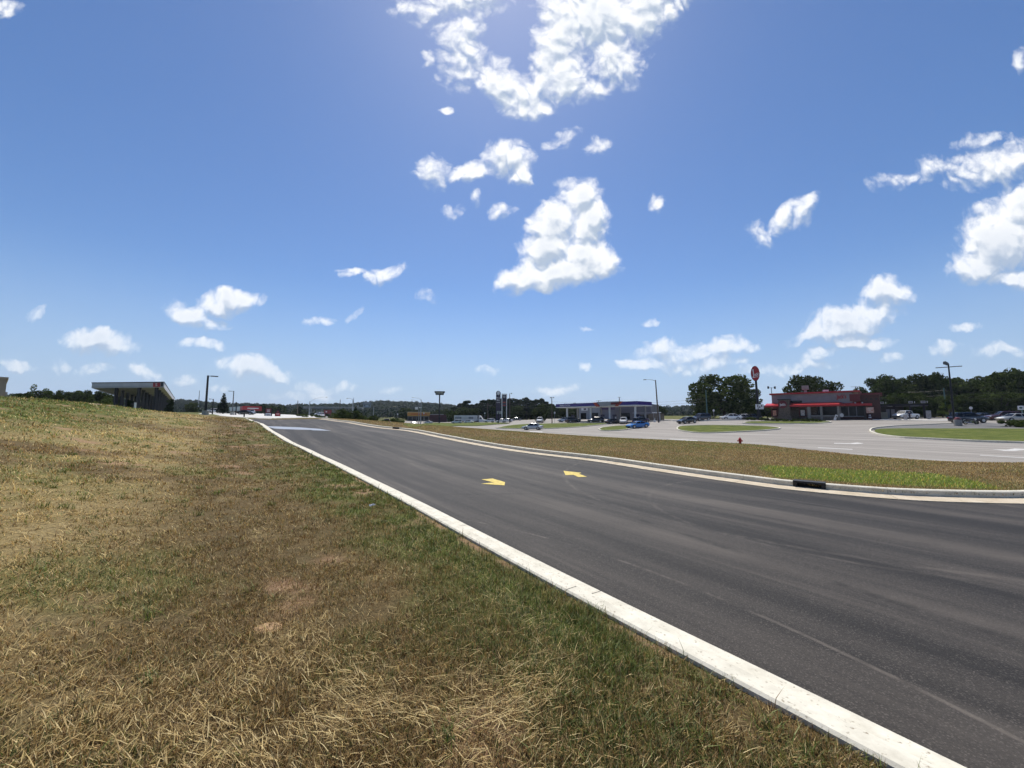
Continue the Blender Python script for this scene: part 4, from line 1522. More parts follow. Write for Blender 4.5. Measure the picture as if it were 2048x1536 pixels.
# bare earth along the crest
for i, (u0, u1, Y, v) in enumerate(((176, 210, 44, 810), (212, 236, 47, 812.5))):
    pts = [surf(u, vv) for u, vv in ((u0, v + .5), ((u0 + u1) / 2, v - 1.2), (u1, v + .8), (u1 - 4, v + 2.5), (u0 + 3, v + 2))]
    sheet('path', pts, .14, mat("bare_sandy_soil", (.42, .33, .22), .95, scale=3), step=lambda p: .7, kind='structure')

lamp_pole('lamp_post', 'tall black lamp post with square head on concrete base left of the road', 410, 66, 751, r=.17, arms=((.55, 0, 0, True),), base=zt(410, 821, 66) - spot(410, 66)[2], head_d=(1.0, .5, .14), basew=.5)
lamp_pole('lamp_post', 'short dark lamp post beside the tall black one', 424, 92, 798, r=.12, arms=((-.5, .25, 0, True),), head_d=(.4, .25, .12), square=False)
lamp_pole('lamp_post', 'slim grey lamp post with arm pointing left before the red canopy', 464, 105, 782, mat("grey_pole_paint", (.10, .105, .11), .5), r=.13, arms=((-.6, 0, 0, True),), base=zt(464, 824, 105) - spot(464, 105)[2], head_d=(.7, .4, .12), basew=.55)
lamp_pole('lamp_post', 'plain dark post between the grey lamp post and the red canopy end', 471, 110, 804, r=.15)
tree('conifer', 445, 120, 785, 'dark conical conifer rising behind the red canopy', wide=1.15)

# the second canopy, white side and red ends
Yr = 190
B = spot(484, Yr); Lft = spot(421, 236)
ang = math.atan2(B[1] - Lft[1], B[0] - Lft[0]); ln = math.hypot(B[0] - Lft[0], B[1] - Lft[1])
zb = h1(B[0], B[1]) - .4
t = thing('fuel_canopy', 'low white sided canopy with red ends beyond the road', 'canopy', (Lft[0], Lft[1], zb), ang)
ztp = zt(484, 812.5, Yr) - zb; zbt = zt(484, 821, Yr) - zb
for (a0, a1, m, nm) in ((0, .38, M_DRED, 'red_fascia'), (.38, .93, M_WHITE, 'white_fascia'), (.93, 1.0, M_RED, 'red_fascia')):
    MB().box((ln * (a0 + a1) / 2, 4, (ztp + zbt) / 2), (ln * (a1 - a0), 8, ztp - zbt)).build(nm, m, t)
e = MB().box((ln + .15, 4, (ztp + zbt) / 2), (.3, 8.3, ztp - zbt + .2)).build('end_fascia', M_RED, t)
MB().box((ln + .33, 4.3, (ztp + zbt) / 2 + .1), (.06, 4.8, .45)).build('lettering', M_SIGNW, e)
for k in range(9):
    for yy in (1, 7):
        MB().box((2 + (ln - 4) * k / 8, yy, zbt / 2), (.5, .5, zbt)).build('column', M_BLACK, t)
for k in range(5):
    MB().box((6 + (ln - 12) * k / 4, 4, .9), (.9, 1.1, 1.8)).build('fuel_pump', M_DRED, t)

# red price signs at the far end of the road
x, y, z = spot(536, 104)
t = thing('price_sign', 'dark red price sign with white lower panel at the road end', 'sign', (x, y, z), face(x, y))
h = zt(536, 816.5, 104) - z
MB().box((0, 0, h / 2), (1.75, .4, h)).build('cabinet', M_BLACK, t)
MB().box((0, -.22, h * .70), (1.25, .06, h * .5)).build('red_panel', M_DRED, t)
w = MB().box((0, -.22, h * .22), (1.25, .06, h * .34)).build('white_panel', M_SIGNW, t)
MB().box((0, -.26, h * .19), (.8, .03, h * .1)).build('lettering', M_DARK, w)
for k in range(3): MB().box((0, -.26, h * (.58 + .11 * k)), (.7, .03, h * .04)).build('lettering', M_SIGNW, t)
x, y, z = spot(555, 100)
t = thing('fuel_sign', 'smaller bright red sign with arched dark top at the road end', 'sign', (x, y, z), face(x, y))
h = zt(555, 818, 100) - z
MB().prism([(-.62, .25), (.62, .25), (.62, h * .55), (.42, h * .72), (.25, h * .95), (-.25, h * .95), (-.42, h * .72), (-.62, h * .55)], -.2, .2).build('cabinet', M_BLACK, t)
MB().box((0, -.22, h * .30), (1.0, .06, h * .36)).build('red_panel', M_RED, t)
MB().box((0, 0, .12), (1.34, .5, .26)).build('base', M_RED, t)
MB().box((0, -.26, h * .36), (.62, .03, h * .06)).build('lettering', M_SIGNW, t)
MB().box((0, -.22, h * .66), (.5, .05, h * .2)).build('red_panel', M_DRED, t)
x, y, z = spot(488, 72)
t = thing('bollard', 'dark low bollard standing where the kerb ends', 'bollard', (x, y, z - .2), face(x, y))
MB().tube([(0, 0, 0), (0, 0, 1.0)], .11, 10).build('post', M_BLACK, t)
car('sedan', P_WHITE, 430, 128, 30, 'white car half hidden by the crest left of the red canopy')
car('sedan', P_BLACK, 492, 118, 10, 'black car on the pale forecourt right of the red canopy')
car('suv', P_WHITE, 504, 165, 120, 'white car far back on the pale forecourt')
car('suv', P_WHITE, 638, 158, 150, 'white vehicle near the dark red sign beyond the road')
x, y, z = spot(655, 150)
t = thing('roadside_sign', 'dark red board on posts among the scrub beyond the road', 'sign', (x, y, z), face(x, y))
MB().box((0, 0, 2.3), (2.6, .3, 1.5)).build('board', M_DRED, t)
for s in (-1, 1): MB().box((s * .9, 0, .8), (.2, .2, 1.7)).build('post', M_DRED, t)
MB().box((-.5, -.17, 2.3), (.5, .04, .4)).build('lettering', M_SIGNW, t)

# ------------------------------------------------------------------ far middle
x, y, z = spot(668, 285)
t = thing('overpass', 'grey concrete road bridge crossing low before the wooded skyline', 'bridge', (x, y, z - 1), face(x, y) - .25)
zd = zt(668, 815.5, 285) - z + 1
MB().box((0, 0, zd - .5), (40, 8, 1.0)).build('deck', mat("bridge_concrete", (.20, .20, .20), .8, scale=.4), t)
for s in (-1, 1): MB().box((0, s * 3.9, zd + .35), (40, .25, .75)).build('parapet', M_CONCB, t)
for k in range(5): MB().box((-15 + 7.5 * k, 0, (zd - 1) / 2), (.9, 6, zd - 1)).build('pier', M_CONCB, t)
x, y, z = spot(587, 262)
t = thing('shed', 'small white gabled shed below the skyline beyond the road end', 'building', (x, y, z), face(x, y) + .3)
MB().box((0, 3, 1.4), (7, 6, 2.8)).build('wall', M_WHITE, t)
MB().prism([(-3.8, 2.7), (3.8, 2.7), (0, 4.2)], -.3, 6.3).build('roof', M_GREYW, t)
x, y, z = spot(733, 430)
t = thing('house', 'pale house with low roof among the hilltop trees', 'house', (x, y, zt(733, 815, 430)), face(x, y))
MB().box((0, 4, 1.7), (8, 8, 3.0)).build('wall', mat("pale_siding", (.34, .38, .42), .7), t)
MB().prism([(-5.6, 3.8), (5.6, 3.8), (3.2, 6.2), (-3.2, 6.2)], -.5, 8.5).build('roof', M_GREYW, t)
for k in (-1, 1): MB().box((k * 2.4, -.03, 2.0), (1.3, .06, 1.5)).build('window', M_GLASS, t)

lamp_pole('utility_pole', 'dark thin pole with transformer, leftmost beyond the road end', 594, 170, 801, M_WOOD, r=.16, square=False, cat='utility pole')
lamp_pole('signal_pole', 'grey steel pole with long curved arm right of the white shed', 618, 175, 803, M_GALV, r=.20, arms=((6.5, 2.4, 0, True),), square=False, cat='pole', head_d=(.8, .4, .2))
lamp_pole('utility_pole', 'bare dark pole rising through the grey bridge', 679, 180, 799, M_WOOD, r=.16, square=False, cat='utility pole')
lamp_pole('signal_pole', 'stout grey pole with lamp arm to the left amid the scrub', 705, 118, 799, M_GALV, r=.21, arms=((-1.5, .6, 0, True), (.25, .9, 0, False)), square=False, cat='pole', head_d=(.5, .3, .15))
lamp_pole('marker_pole', 'slender pale pole standing in the scrub before the yellow store', 746.5, 175, 813, M_GALV, r=.13, square=False, cat='pole')
tree('conifer', 711, 108, 811, 'young light green conifer in the scrub right of the grey pole', wide=1.2)
for k in range(46):
    u = random.uniform(664, 806); Y = random.uniform(84, 165)
    if abs(u - 784) < 24 and Y > 140: continue
    tree('shrub', u, Y, 0, 'wild green bush in the rough patch between road and highway', 'wild bushes between the road and the highway', height=random.uniform(.9, 3.1), wide=random.uniform(.8, 1.3), cat='bush', sink=.1)
for k in range(14):
    u = random.uniform(590, 662)
    tree('shrub', u, random.uniform(105, 150), 0, 'low dark bush in the verge beyond the road end', 'low bushes beyond the road end', height=random.uniform(.7, 1.4), wide=1.5, cat='bush', sink=.1)

car('suv', P_MAROON, 773, 152, 115, 'dark red car waiting left of the white jeep on the highway', 'moving_car')
car('jeep', P_WHITE, 784.5, 168, -65, 'white boxy jeep coming along the highway', 'moving_car', 'jeep')
car('sedan', P_TAN, 828, 172, -60, 'pale tan car passing before the yellow store', 'moving_car')
car('sedan', P_WHITE, 857, 205, 160, 'white car parked at the dark red building')

# yellow fronted store and its dark red neighbour
x, y, z = spot(815, 232)
t = thing('store', 'low store with a yellow band over dark windows', 'store', (x, y, z - .3), face(x, y) + .02)
k = 232 / F
MB().box((6.5, 5, 1.7), (12.6, 9, 3.4)).build('wall', mat("store_wall", (.13, .125, .12), .8), t)
b = MB().box((6.6, 4.7, 4.3), (13.2, 10.4, 2.3)).build('fascia', M_YELLOW, t)
MB().box((6.6, -.56, 4.3), (9.5, .1, .5)).build('lettering', M_ORANGE, b)
MB().box((6.6, 4.7, 5.5), (13.4, 10.6, .2)).build('roof_edge', mat("cream_trim", (.6, .55, .42), .7), t)
for q in range(5): MB().box((1.6 + 2.4 * q, .45, 1.6), (1.9, .12, 2.0)).build('window', M_GLASS, t)
x, y, z = spot(859, 225)
t = thing('store', 'windowless dark red building joined to the yellow store', 'building', (x, y, z - .3), face(x, y))
MB().box((5, 6, 2.2), (10, 9, 4.8)).build('wall', mat("dark_red_wall", (.055, .014, .018), .8, scale=.4), t)
MB().box((4.2, 6, 4.75), (8, 9.2, .3)).build('roof_edge', M_GREYW, t)
MB().box((11.2, 5, 1.6), (2.2, 6, 3.2)).build('annex', mat("grey_annex", (.22, .2, .19), .8), t)
x, y, z = spot(878.5, 208)
t = thing('pole_sign', 'wide dark sign with pale letters on a tall black pole', 'sign', (x, y, z), face(x, y))
h0, h1_, h2 = zt(878, 790, 208) - z, zt(878, 786.5, 208) - z, zt(878, 782.5, 208) - z
MB().box((0, 0, h0 / 2), (.65, .65, h0)).build('pole', M_BLACK, t)
kk = 208 / F
sg = MB().prism([(-8 * kk, h0), (8 * kk, h0), (8.4 * kk, h1_), (10.2 * kk, h1_ + .2), (10.2 * kk, h2), (-10.2 * kk, h2), (-10.0 * kk, h1_ + .2), (-8.4 * kk, h1_)], -.4, .4).build('cabinet', mat("sign_grey", (.035, .04, .042), .5), t)
for q in range(6): MB().box(((-5.8 + 2.35 * q) * kk, -.42, (h0 + h2) / 2 + .2), (.32 if q % 2 else .42, .06, 1.0 if q % 3 else .8)).build('letter', mat("pale_letters", (.36, .36, .26), .6), sg)

lamp_pole('signal_pole', 'grey signal pole with curved lamp arm before the yellow store', 841.5, 150, 799, M_GALV, r=.17, arms=((-3.0, 1.0, 0, True),), square=False, cat='signal pole', head_d=(.6, .3, .15))
lamp_pole('signal_pole', 'thinner signal pole just left behind the grey one', 837.5, 168, 803.5, M_GALV, r=.13, arms=((-2.8, 1.0, 0, True),), square=False, cat='signal pole', head_d=(.6, .3, .15))
x, y, z = spot(835, 158)
t = thing('road_sign', 'pale sign hung out left of the signal pole', 'sign', (x, y, zt(835, 818, 158)), face(x, y))
MB().box((-.5, 0, .3), (1.1, .08, 1.0)).build('plate', M_SIGNW, t)
MB().box((1.1, 0, .6), (1.0, .12, .3)).build('plate', M_SIGNW, t)
MB().tube([(-1.2, .06, .7), (1.4, .06, .7)], .05, 6).build('bracket', M_GALV, t)


def disc_sign(u, Y, vc, lab):
    x, y, z = spot(u, Y)
    t = thing('road_sign', lab, 'sign', (x, y, z), face(x, y))
    h = zt(u, vc, Y) - z
    MB().tube([(0, 0, 0), (0, 0, h + .3)], .045, 6).build('post', M_GALV, t)
    MB().disc((0, h), .26, .32, -.1, -.06, 14).build('plate', M_SIGNW, t)
    return t


disc_sign(847.5, 150, 826.5, 'small round white sign on a post before the yellow store')
disc_sign(969.5, 152, 826.5, 'small white sign on a post right of the white lorry')
disc_sign(1109.5, 118, 825.5, 'small white sign on a post left of the blue canopy')
disc_sign(795, 160, 828.5, 'small white sign on a post left of the yellow store')

# articulated lorry
x, y, z = spot(909, 192)
t = thing('semi_truck', 'white articulated lorry with long box trailer facing right', 'lorry', (x, y, z), R(-4))
MB().box((5.9, 0, 2.55), (11.6, 2.6, 2.75)).build('trailer', mat("trailer_white", (.55, .56, .58), .5, scale=.5), t)
tl = MB().box((5.9, -1.31, 2.6), (11.0, .04, .25)).build('trailer_stripe', M_GREYW, t)
for (a, b_) in ((2.2, 3.2), (8.5, 2.4)): MB().box((a, -1.32, 2.7), (b_, .04, 1.0)).build('trailer_panel', mat("trailer_graphics", (.20, .21, .24), .6, scale=2.5, var=.5), t)
cab = MB(); cab.prism([(12.3, .7), (15.6, .7), (15.6, 1.7), (14.3, 2.0), (13.6, 3.1), (12.9, 3.9), (12.3, 3.9)], -1.2, 1.2)
cb = cab.build('cab', M_WHITE, t)
MB().prism([(13.72, 2.15), (14.2, 2.15), (13.6, 3.0), (13.45, 3.0)], -1.215, 1.215).build('windscreen', M_GLASS, cb)
MB().box((13.1, -1.21, 2.5), (.8, .04, .7)).build('side_window', M_GLASS, cb)
for a in (1.6, 2.8, 10.9, 12.0, 14.8):
    for s in (-1, 1):
        w = MB(); w.disc((a, .52), .52, .52, s * .75, s * 1.28, 18); wo = w.build('wheel', M_TYRE, t)
        r_ = MB(); r_.disc((a, .52), .28, .28, s * 1.28, s * 1.30, 12); r_.build('rim', M_RIM, wo)
MB().box((6.3, 0, 1.05), (9, .9, .25)).build('chassis', M_BLACK, t)
MB().box((12.0, 0, 3.2), (.5, 2.2, 1.6)).build('fairing', M_BLACK, t)
car('suv', P_WHITE, 914, 176, 175, 'white car in front of the lorry\'s rear end')
car('sedan', P_WHITE, 938, 174, 0, 'white car low in front of the lorry\'s trailer')
car('suv', P_WHITE, 979, 165, 170, 'white car between the lorry and the purple sign')
car('sedan', P_WHITE, 1003, 152, 180, 'white car left under the twin white sign posts')
car('sedan', P_WHITE, 1014, 152, 180, 'white car right under the twin white sign posts')
car('sedan', P_GREY, 1034, 175, 0, 'dark car right of the twin sign posts')
car('pickup', P_SILVER, 1080, 128, -100, 'silver pickup facing the camera under the green tree', cat='pickup')

# tall purple sign
x, y, z = spot(996.5, 165)
t = thing('pylon_sign', 'tall dark purple sign with rounded top and white bell', 'sign', (x, y, z), face(x, y))
k = 165 / F
M_DPURP = mat("deep_purple", (.014, .008, .035), .5)
zt0, zt1 = zt(996, 806, 165) - z, zt(996, 786.5, 165) - z
pol = [(-4.6 * k, zt0), (4.6 * k, zt0), (4.6 * k, zt1)] + [(4.6 * k * math.cos(a), zt1 + 4.6 * k * math.sin(a)) for a in np.linspace(.15, math.pi - .15, 10)] + [(-4.6 * k, zt1)]
cab = MB().prism(pol, -.35, .35).build('cabinet', M_DPURP, t)
MB().box((0, 0, zt0 / 2), (9.6 * k, .6, zt0)).build('pylon', M_DPURP, t)
MB().box((0, -.37, zt0 + .15), (7.6 * k, .06, .12)).build('stripe', M_SIGNW, cab)
lettering("TACO", 1.05, M_SIGNW, cab, (0, -.38, zt0 + 2.15), sx=.62)
lettering("BELL", 1.05, M_SIGNW, cab, (0, -.38, zt0 + 1.15), sx=.66)
bell = MB(); zb_ = zt1 + .1
bell.prism([(-.75, zb_ - .75), (.75, zb_ - .55), (.62, zb_ - .2), (.6, zb_ + .35), (.3, zb_ + .72), (-.15, zb_ + .72), (-.5, zb_ + .3), (-.55, zb_ - .3)], -.42, -.36)
bell.disc((.1, zb_ - .78), .2, .16, -.42, -.36, 10)
bell.build('emblem', M_SIGNW, cab)

# twin post price sign
x, y, z = spot(1008.5, 150)
t = thing('price_sign', 'dark price sign hung between two tall white posts', 'sign', (x, y, z), face(x, y))
k = 150 / F
hp = zt(1008, 788.5, 150) - z
for s in (-1, 1): MB().box((s * 4.6 * k, 0, hp / 2), (.30, .3, hp)).build('post', M_SIGNW, t)
MB().box((0, 0, hp + .05), (10.2 * k, .4, .25)).build('top_bar', M_GALV, t)
for (va, vb, m) in ((789.5, 801, M_DPURP), (801.4, 808, mat("price_panel", (.05, .012, .03), .5)), (808.4, 813, M_DPURP)):
    a, b_ = zt(1008, vb, 150) - z, zt(1008, va, 150) - z
    p = MB().box((0, 0, (a + b_) / 2), (8.2 * k, .3, b_ - a)).build('panel', m, t)
    if va < 790:
        rg_ = MB(); rg_.disc((0, (a + b_) / 2 + .3), .5, .5, -.2, -.16, 14); rg_.build('emblem', M_GREYW, p)
    else:
        MB().box((0, -.17, (a + b_) / 2), (5.5 * k, .04, .25)).build('lettering', M_ORANGE, p)
x, y, z = spot(998.5, 142)
t = thing('notice_sign', 'small pale letter board on a dark post at the purple sign', 'sign', (x, y, z), face(x, y))
hb = zt(998, 825, 142) - z
MB().box((-.3, 0, hb / 2), (.35, .3, hb)).build('post', M_BLACK, t)
b = MB().box((0, 0, hb), (1.7, .3, 1.05)).build('board', mat("aged_white_board", (.36, .38, .36), .6), t)
for q in (-1, 1): MB().box((0, -.16, hb + q * .22), (1.2, .03, .16)).build('lettering', M_DARK, b)
lamp_pole('lamp_post', 'dark wooden lamp pole beside the twin sign posts', 1019.5, 148, 787, M_WOOD, r=.17, arms=((.6, .3, 0, True),), square=False, head_d=(.35, .3, .35))
lamp_pole('lamp_post', 'tall dark lamp pole left of the blue canopy', 1104, 118, 794, M_WOOD, r=.14, arms=((.5, .1, 0, True), (-.35, .1, 0, True)), square=False, head_d=(.25, .25, .3))
lamp_pole('utility_pole', 'dim wooden pole among the pines', 975, 180, 806, M_WOOD, r=.16, square=False, cat='utility pole')
tree('round', 1081, 138, 806, 'mid green bushy tree left of the blue canopy', wide=.95)


# ------------------------------------------------------------------ RIGHT: lawns and kerbs in the paved land
def lawn_mat():
    m = bpy.data.materials.new("mown_lawn"); m.use_nodes = True
    nt, N, L = nodes(m); b = N["Principled BSDF"]
    geo = N.new("ShaderNodeNewGeometry")
    n = N.new("ShaderNodeTexNoise"); n.inputs["Scale"].default_value = .55; n.inputs["Detail"].default_value = 9; n.inputs["Roughness"].default_value = .72
    L(geo.outputs["Position"], n.inputs["Vector"])
    cr = N.new("ShaderNodeValToRGB"); e = cr.color_ramp.elements
    e[0].position = .33; e[0].color = (.058, .072, .014, 1); e[1].position = .68; e[1].color = (.165, .165, .042, 1)
    e.new(.5).color = (.092, .115, .022, 1)
    L(n.outputs["Fac"], cr.inputs[0]); L(cr.outputs[0], b.inputs["Base Color"])
    b.inputs["Roughness"].default_value = .95; b.inputs["Specular IOR Level"].default_value = .1
    n2 = N.new("ShaderNodeTexNoise"); n2.inputs["Scale"].default_value = 9; n2.inputs["Detail"].default_value = 5; L(geo.outputs["Position"], n2.inputs["Vector"])
    bp = N.new("ShaderNodeBump"); bp.inputs["Strength"].default_value = 1; bp.inputs["Distance"].default_value = .08; L(n2.outputs["Fac"], bp.inputs["Height"]); L(bp.outputs[0], b.inputs["Normal"])
    return m


M_LAWN = lawn_mat()
KP = [(-.02, -.3), (-.02, .16), (.01, .18), (.17, .18), (.20, .16), (.20, -.3)]


def lawn(px, kerb=True, off=.13, closed=True):
    pts = smooth_line([surf(u, v, .05) for u, v in px] + ([surf(*px[0], .05)] if closed else []), 5)
    poly = pts[:-1] if closed else pts
    sheet('lawn', poly, off, M_LAWN, step=lambda p: max(1.0, .03 * math.hypot(*p)), kind='structure')
    if kerb: sweep('kerb', poly, KP, M_KERB, joints=5, closed=closed, kind='structure')
    return poly


LAWNS = []
LAWNS.append(lawn([(1353, 857), (1358, 853.3), (1380, 851.6), (1450, 851), (1520, 852.6), (1553, 855), (1561, 857), (1550, 859), (1520, 861.5), (1480, 863.5), (1440, 865.4), (1400, 865.8), (1370, 863), (1357, 860.2)]))
LAWNS.append(lawn([(1762, 858.2), (1800, 857.6), (1900, 857.8), (2050, 858.4), (2200, 860), (2200, 889), (2048, 884), (1950, 881), (1850, 876), (1800, 873.4), (1765, 869), (1750, 864), (1752, 860)], kerb=False))
kl = smooth_line([surf(u, v, .05) for u, v in [(2200, 891), (2048, 885.5), (1950, 882.3), (1850, 877.3), (1800, 874.8), (1763, 870.3), (1745, 865.5), (1739, 860.8), (1748, 856), (1790, 852), (1860, 849), (1905, 847.4)]], 5)
sweep('kerb', kl, KP, M_KERB, joints=5, kind='structure')
walk = smooth_line([surf(u, v, .05) for u, v in [(1744, 859.5), (1755, 856.5), (1795, 852.8), (1860, 850), (1990, 846.8), (2200, 846)]], 4) + [surf(u, v, .05) for u, v in [(2200, 859.8), (2050, 858.2), (1900, 857.6), (1800, 857.4), (1760, 858.2)]]
sheet('pavement', walk, .075, M_LOT, step=lambda p: 2.0, kind='structure')
LAWNS.append(lawn([(1196, 859), (1206, 855), (1230, 852.4), (1262, 850.8), (1283, 850.2), (1286, 852.5), (1262, 857.5), (1240, 860.6), (1206, 861.6)]))
LAWNS.append(lawn([(992, 856.2), (1010, 852.5), (1040, 849.3), (1100, 847.4), (1212, 846.4), (1216, 848), (1190, 851), (1140, 855.3), (1080, 857.6), (1020, 857.3)], kerb=True))
LAWNS.append(lawn([(805, 851), (845, 847.6), (900, 846), (1000, 845.6), (1018, 846.8), (990, 849), (955, 851.6), (900, 853), (850, 852.4)], kerb=False))
LAWNS.append(lawn([(1485, 846.4), (1500, 843.4), (1560, 842.8), (1640, 843), (1663, 844), (1640, 846.6), (1570, 847.6), (1510, 847.6)], kerb=True))
for px in ([(1292, 842.4), (1340, 841.2), (1350, 841.6)], [(1385, 842), (1440, 840.6), (1495, 839.8)]):
    sweep('kerb', smooth_line([surf(u, v) for u, v in px], 3), [(-.6, -.2), (-.6, .16), (.6, .16), (.6, -.2)], M_CONC, joints=6, kind='structure')
walk2 = [surf(u, v) for u, v in [(1745, 840.6), (1800, 840.8), (1860, 841.4), (1905, 842.0), (1905, 840), (1800, 839.0), (1745, 838.9)]]
sheet('pavement', walk2, .05, M_CONC, step=lambda p: 3.0, kind='structure')

# ------------------------------------------------------------------ blue canopied filling station
x, y, z = spot(1112, 128); zR = h1(34.6, 106)
ang = math.atan2(106 - y, 34.6 - x); ln = math.hypot(34.6 - x, 106 - y)
zb = min(z, zR) - .1
t = thing('fuel_canopy', 'blue ended filling station canopy with pale centre and orange slashes', 'canopy', (x, y, zb), ang)
zlo = zt(1112, 818.6, y) - zb; zhi = zt(1112, 813.2, y) - zb
zloR = zt(1275, 812.8, 106) - zb
zlo, zhi = 5.0, 6.05
D = 8.0
MB().box((ln / 2, D / 2 - .02, (zlo + zhi) / 2), (ln, D, zhi - zlo - .04)).build('canopy_box', M_PURPLE, t)
MB().box((ln / 2, D / 2, zlo - .09), (ln + .1, D + .1, .22)).build('white_edge', M_WHITE, t)
c0, c1 = ln * .545, ln * .80
ctr = MB().prism([(c0, zhi + .14), (c0 + 1.5, zlo - .02), (c1 - 1.3, zlo - .02), (c1 + .3, zhi + .14)], -.16, D - .1).build('centre_panel', M_GREYW, t)
MB().box(((c0 + c1) / 2 + 2.8, -.2, (zlo + zhi) / 2 + .05), (2.9, .06, .62)).build('dark_panel', M_DRED, ctr)
for (a, s) in ((c0 - 1.2, 1), (c1 + .35, -1)):
    e0 = [(a, zhi + .02), (a + 1.1, zhi + .02), (a + 2.5, zlo - .2), (a + 1.1, zlo - .2)] if s > 0 else [(a, zhi + .02), (a + 1.1, zhi + .02), (a - .5, zlo - .2), (a - 1.6, zlo - .2)]
    MB().prism(e0, -.19, .2).build('slash', M_ORANGE, t)
lettering("MARATHON", .85, M_SIGNW, t, (3.9, -.06, (zlo + zhi) / 2 - .1), sx=.9)
for q in (.125, .44, .67, .95):
    for yy in (1.3, D - 1.3):
        MB().box((ln * q, yy, (zlo) / 2 - .3), (.42, .42, zlo + .5)).build('column', M_WHITE if yy < 3 else M_GREYW, t)
for q in (.20, .58, .72, .975):
    p = MB(); p.box((ln * q, 1.5, .95), (.75, .55, 1.9)); p.box((ln * q, 1.5, 2.15), (.95, .7, .5))
    po = p.build('fuel_pump', M_DPURP, t)
    MB().box((ln * q + .42, 1.3, 1.0), (.12, .5, 1.5)).build('pump_side', M_SIGNW, po)
    MB().box((ln * q, 1.5, .0), (2.4, 1.1, .3)).build('pump_island', M_CONCB, t)

x, y, z = spot(1157, 152)
ang2 = -.55
t = thing('store', 'grey sided shop behind the blue canopy with white left front', 'store', (x, y, z), ang2)
MB().box((4.5, 5, 2.6), (9, 9, 5.2)).build('front_wall', mat("pale_metal_siding", (.27, .275, .285), .6, scale=.5), t)
MB().box((1.9, .45, 1.3), (2.2, .1, 2.4)).build('window', M_GLASS, t)
MB().box((6.3, .45, 1.6), (3.2, .1, 1.9)).build('window', M_GLASS, t)
s_ = MB().box((2.4, .4, 4.0), (2.6, .12, 1.1)).build('sign_panel', M_SIGNW, t)
MB().box((2.6, .32, 4.0), (1.0, .06, .6)).build('lettering', M_DPURP, s_)
MB().box((15, 5.6, 2.9), (12, 9, 5.8)).build('side_wall', M_SIDING, t)
fb = MB().box((13.0, .9, 4.2), (13, .5, 1.0)).build('fascia_band', mat("purple_band", (.05, .02, .085), .5), t)
MB().box((13.0, .62, 4.85), (13.2, .1, .25)).build('white_strip', M_WHITE, fb)
MB().box((17.0, 1.05, 2.6), (.1, .1, 5.2)).build('drain_pipe', M_GREYW, t)
x, y, z = spot(1229, 126)
t = thing('commercial_building', 'long grey ribbed metal building right of the blue canopy', 'building', (x, y, z), -.62)
wl = MB()
wl.box((5.8, 5, 2.45), (11.6, 9, 4.9))
for k in range(37): wl.box((.15 + k * .31, .47, 2.5), (.05, .07, 4.7))
wl.build('wall', M_SIDING, t)
MB().box((5.8, 5, 4.98), (11.8, 9.2, .16)).build('roof_edge', M_DARK, t)
MB().box((8.6, .42, 2.35), (5.6, .16, .4)).build('pale_band', M_GREYW, t)
MB().box((9.0, .40, .9), (4.6, .16, 1.6)).build('dark_opening', M_DARK, t)
MB().box((3.4, .40, 1.4), (3.0, .16, 1.9)).build('window', M_GLASS, t)
for (st, pt, u, Y, hd, lab) in (('sedan', P_WHITE, 1130, 126, 150, 'white car behind the canopy\'s leftmost column'), ('suv', P_BLACK, 1146, 119, 20, 'black car with bright bonnet at the leftmost pump'), ('suv', P_NAVY, 1192, 114, 160, 'dark vehicle at the second pump'),
                                 ('sedan', P_BLACK, 1227, 108, 15, 'black car at the third pump'), ('suv', P_WHITE, 1247, 106.5, -110, 'white car with dark windows facing out between the pumps'), ('suv', P_NAVY, 1282, 100, 30, 'dark car behind the bright blue car')):
    car(st, pt, u, Y, hd, lab)
x, y, z = spot(1297, 118)
t = thing('fence', 'weathered timber screen fence right of the ribbed metal building', 'fence', (x, y, z), face(x, y))
for k in range(9): MB().box((.25 + .5 * k, 0, 1.0), (.46, .06, 2.0)).build('board_panel', mat("fence_boards", (.16, .13, .10), .9, scale=2, var=.3), t)
x, y, z = spot(1313.5, 104)
t = thing('air_pump', 'grey air and vacuum stand with white canopy top', 'air pump', (x, y, z), face(x, y))
for s in (-1, 1): MB().box((s * .75, 0, 1.15), (.14, .14, 2.3)).build('post', M_GREYW, t)
MB().box((.55, 0, 1.0), (.8, .6, 2.0)).build('cabinet', M_GREYW, t)
MB().box((0, 0, 2.4), (2.3, 1.1, .22)).build('top', M_SIGNW, t)
x, y, z = spot(1309, 100)
t = thing('hose_reel', 'small white stub post at the foot of the leaning lamp pole', 'bollard', (x, y, z), 0)
MB().tube([(0, 0, 0), (0, 0, .55)], .3, 10).build('post', M_SIGNW, t); MB().tube([(0, 0, .5), (.1, 0, 1.1)], .06, 8).build('pipe', M_SIGNW, t)
lamp_pole('lamp_post', 'leaning wooden lamp pole with long thin arm right of the blue canopy', 1317, 97, 760, M_WOOD, r=.16, arms=((-2.3, .45, 0, True),), square=False, head_d=(.7, .3, .14), lean=-.4)
lamp_pole('utility_pole', 'utility pole with cross arm above the canopy\'s centre', 1198, 165, 801, M_WOOD, r=.15, arms=((1.1, 0, 0, False), (-1.1, 0, 0, False)), square=False, cat='utility pole')
lamp_pole('utility_pole', 'utility pole with transformer above the canopy\'s orange slash', 1240, 165, 794, M_WOOD, r=.17, arms=((.7, 0, 0, False), (-.7, 0, 0, False)), square=False, cat='utility pole', lean=-.1)
car('coupe', P_BLUE, 1275, 83, 198, 'bright blue low car turning out by the small lawn', 'moving_car')
car('sedan', P_SILVER, 1065, 86, 165, 'silver saloon driving left on the highway', 'moving_car')
car('sedan', P_BLACK, 1374, 87, 200, 'black saloon with sunlit roof on the access road')
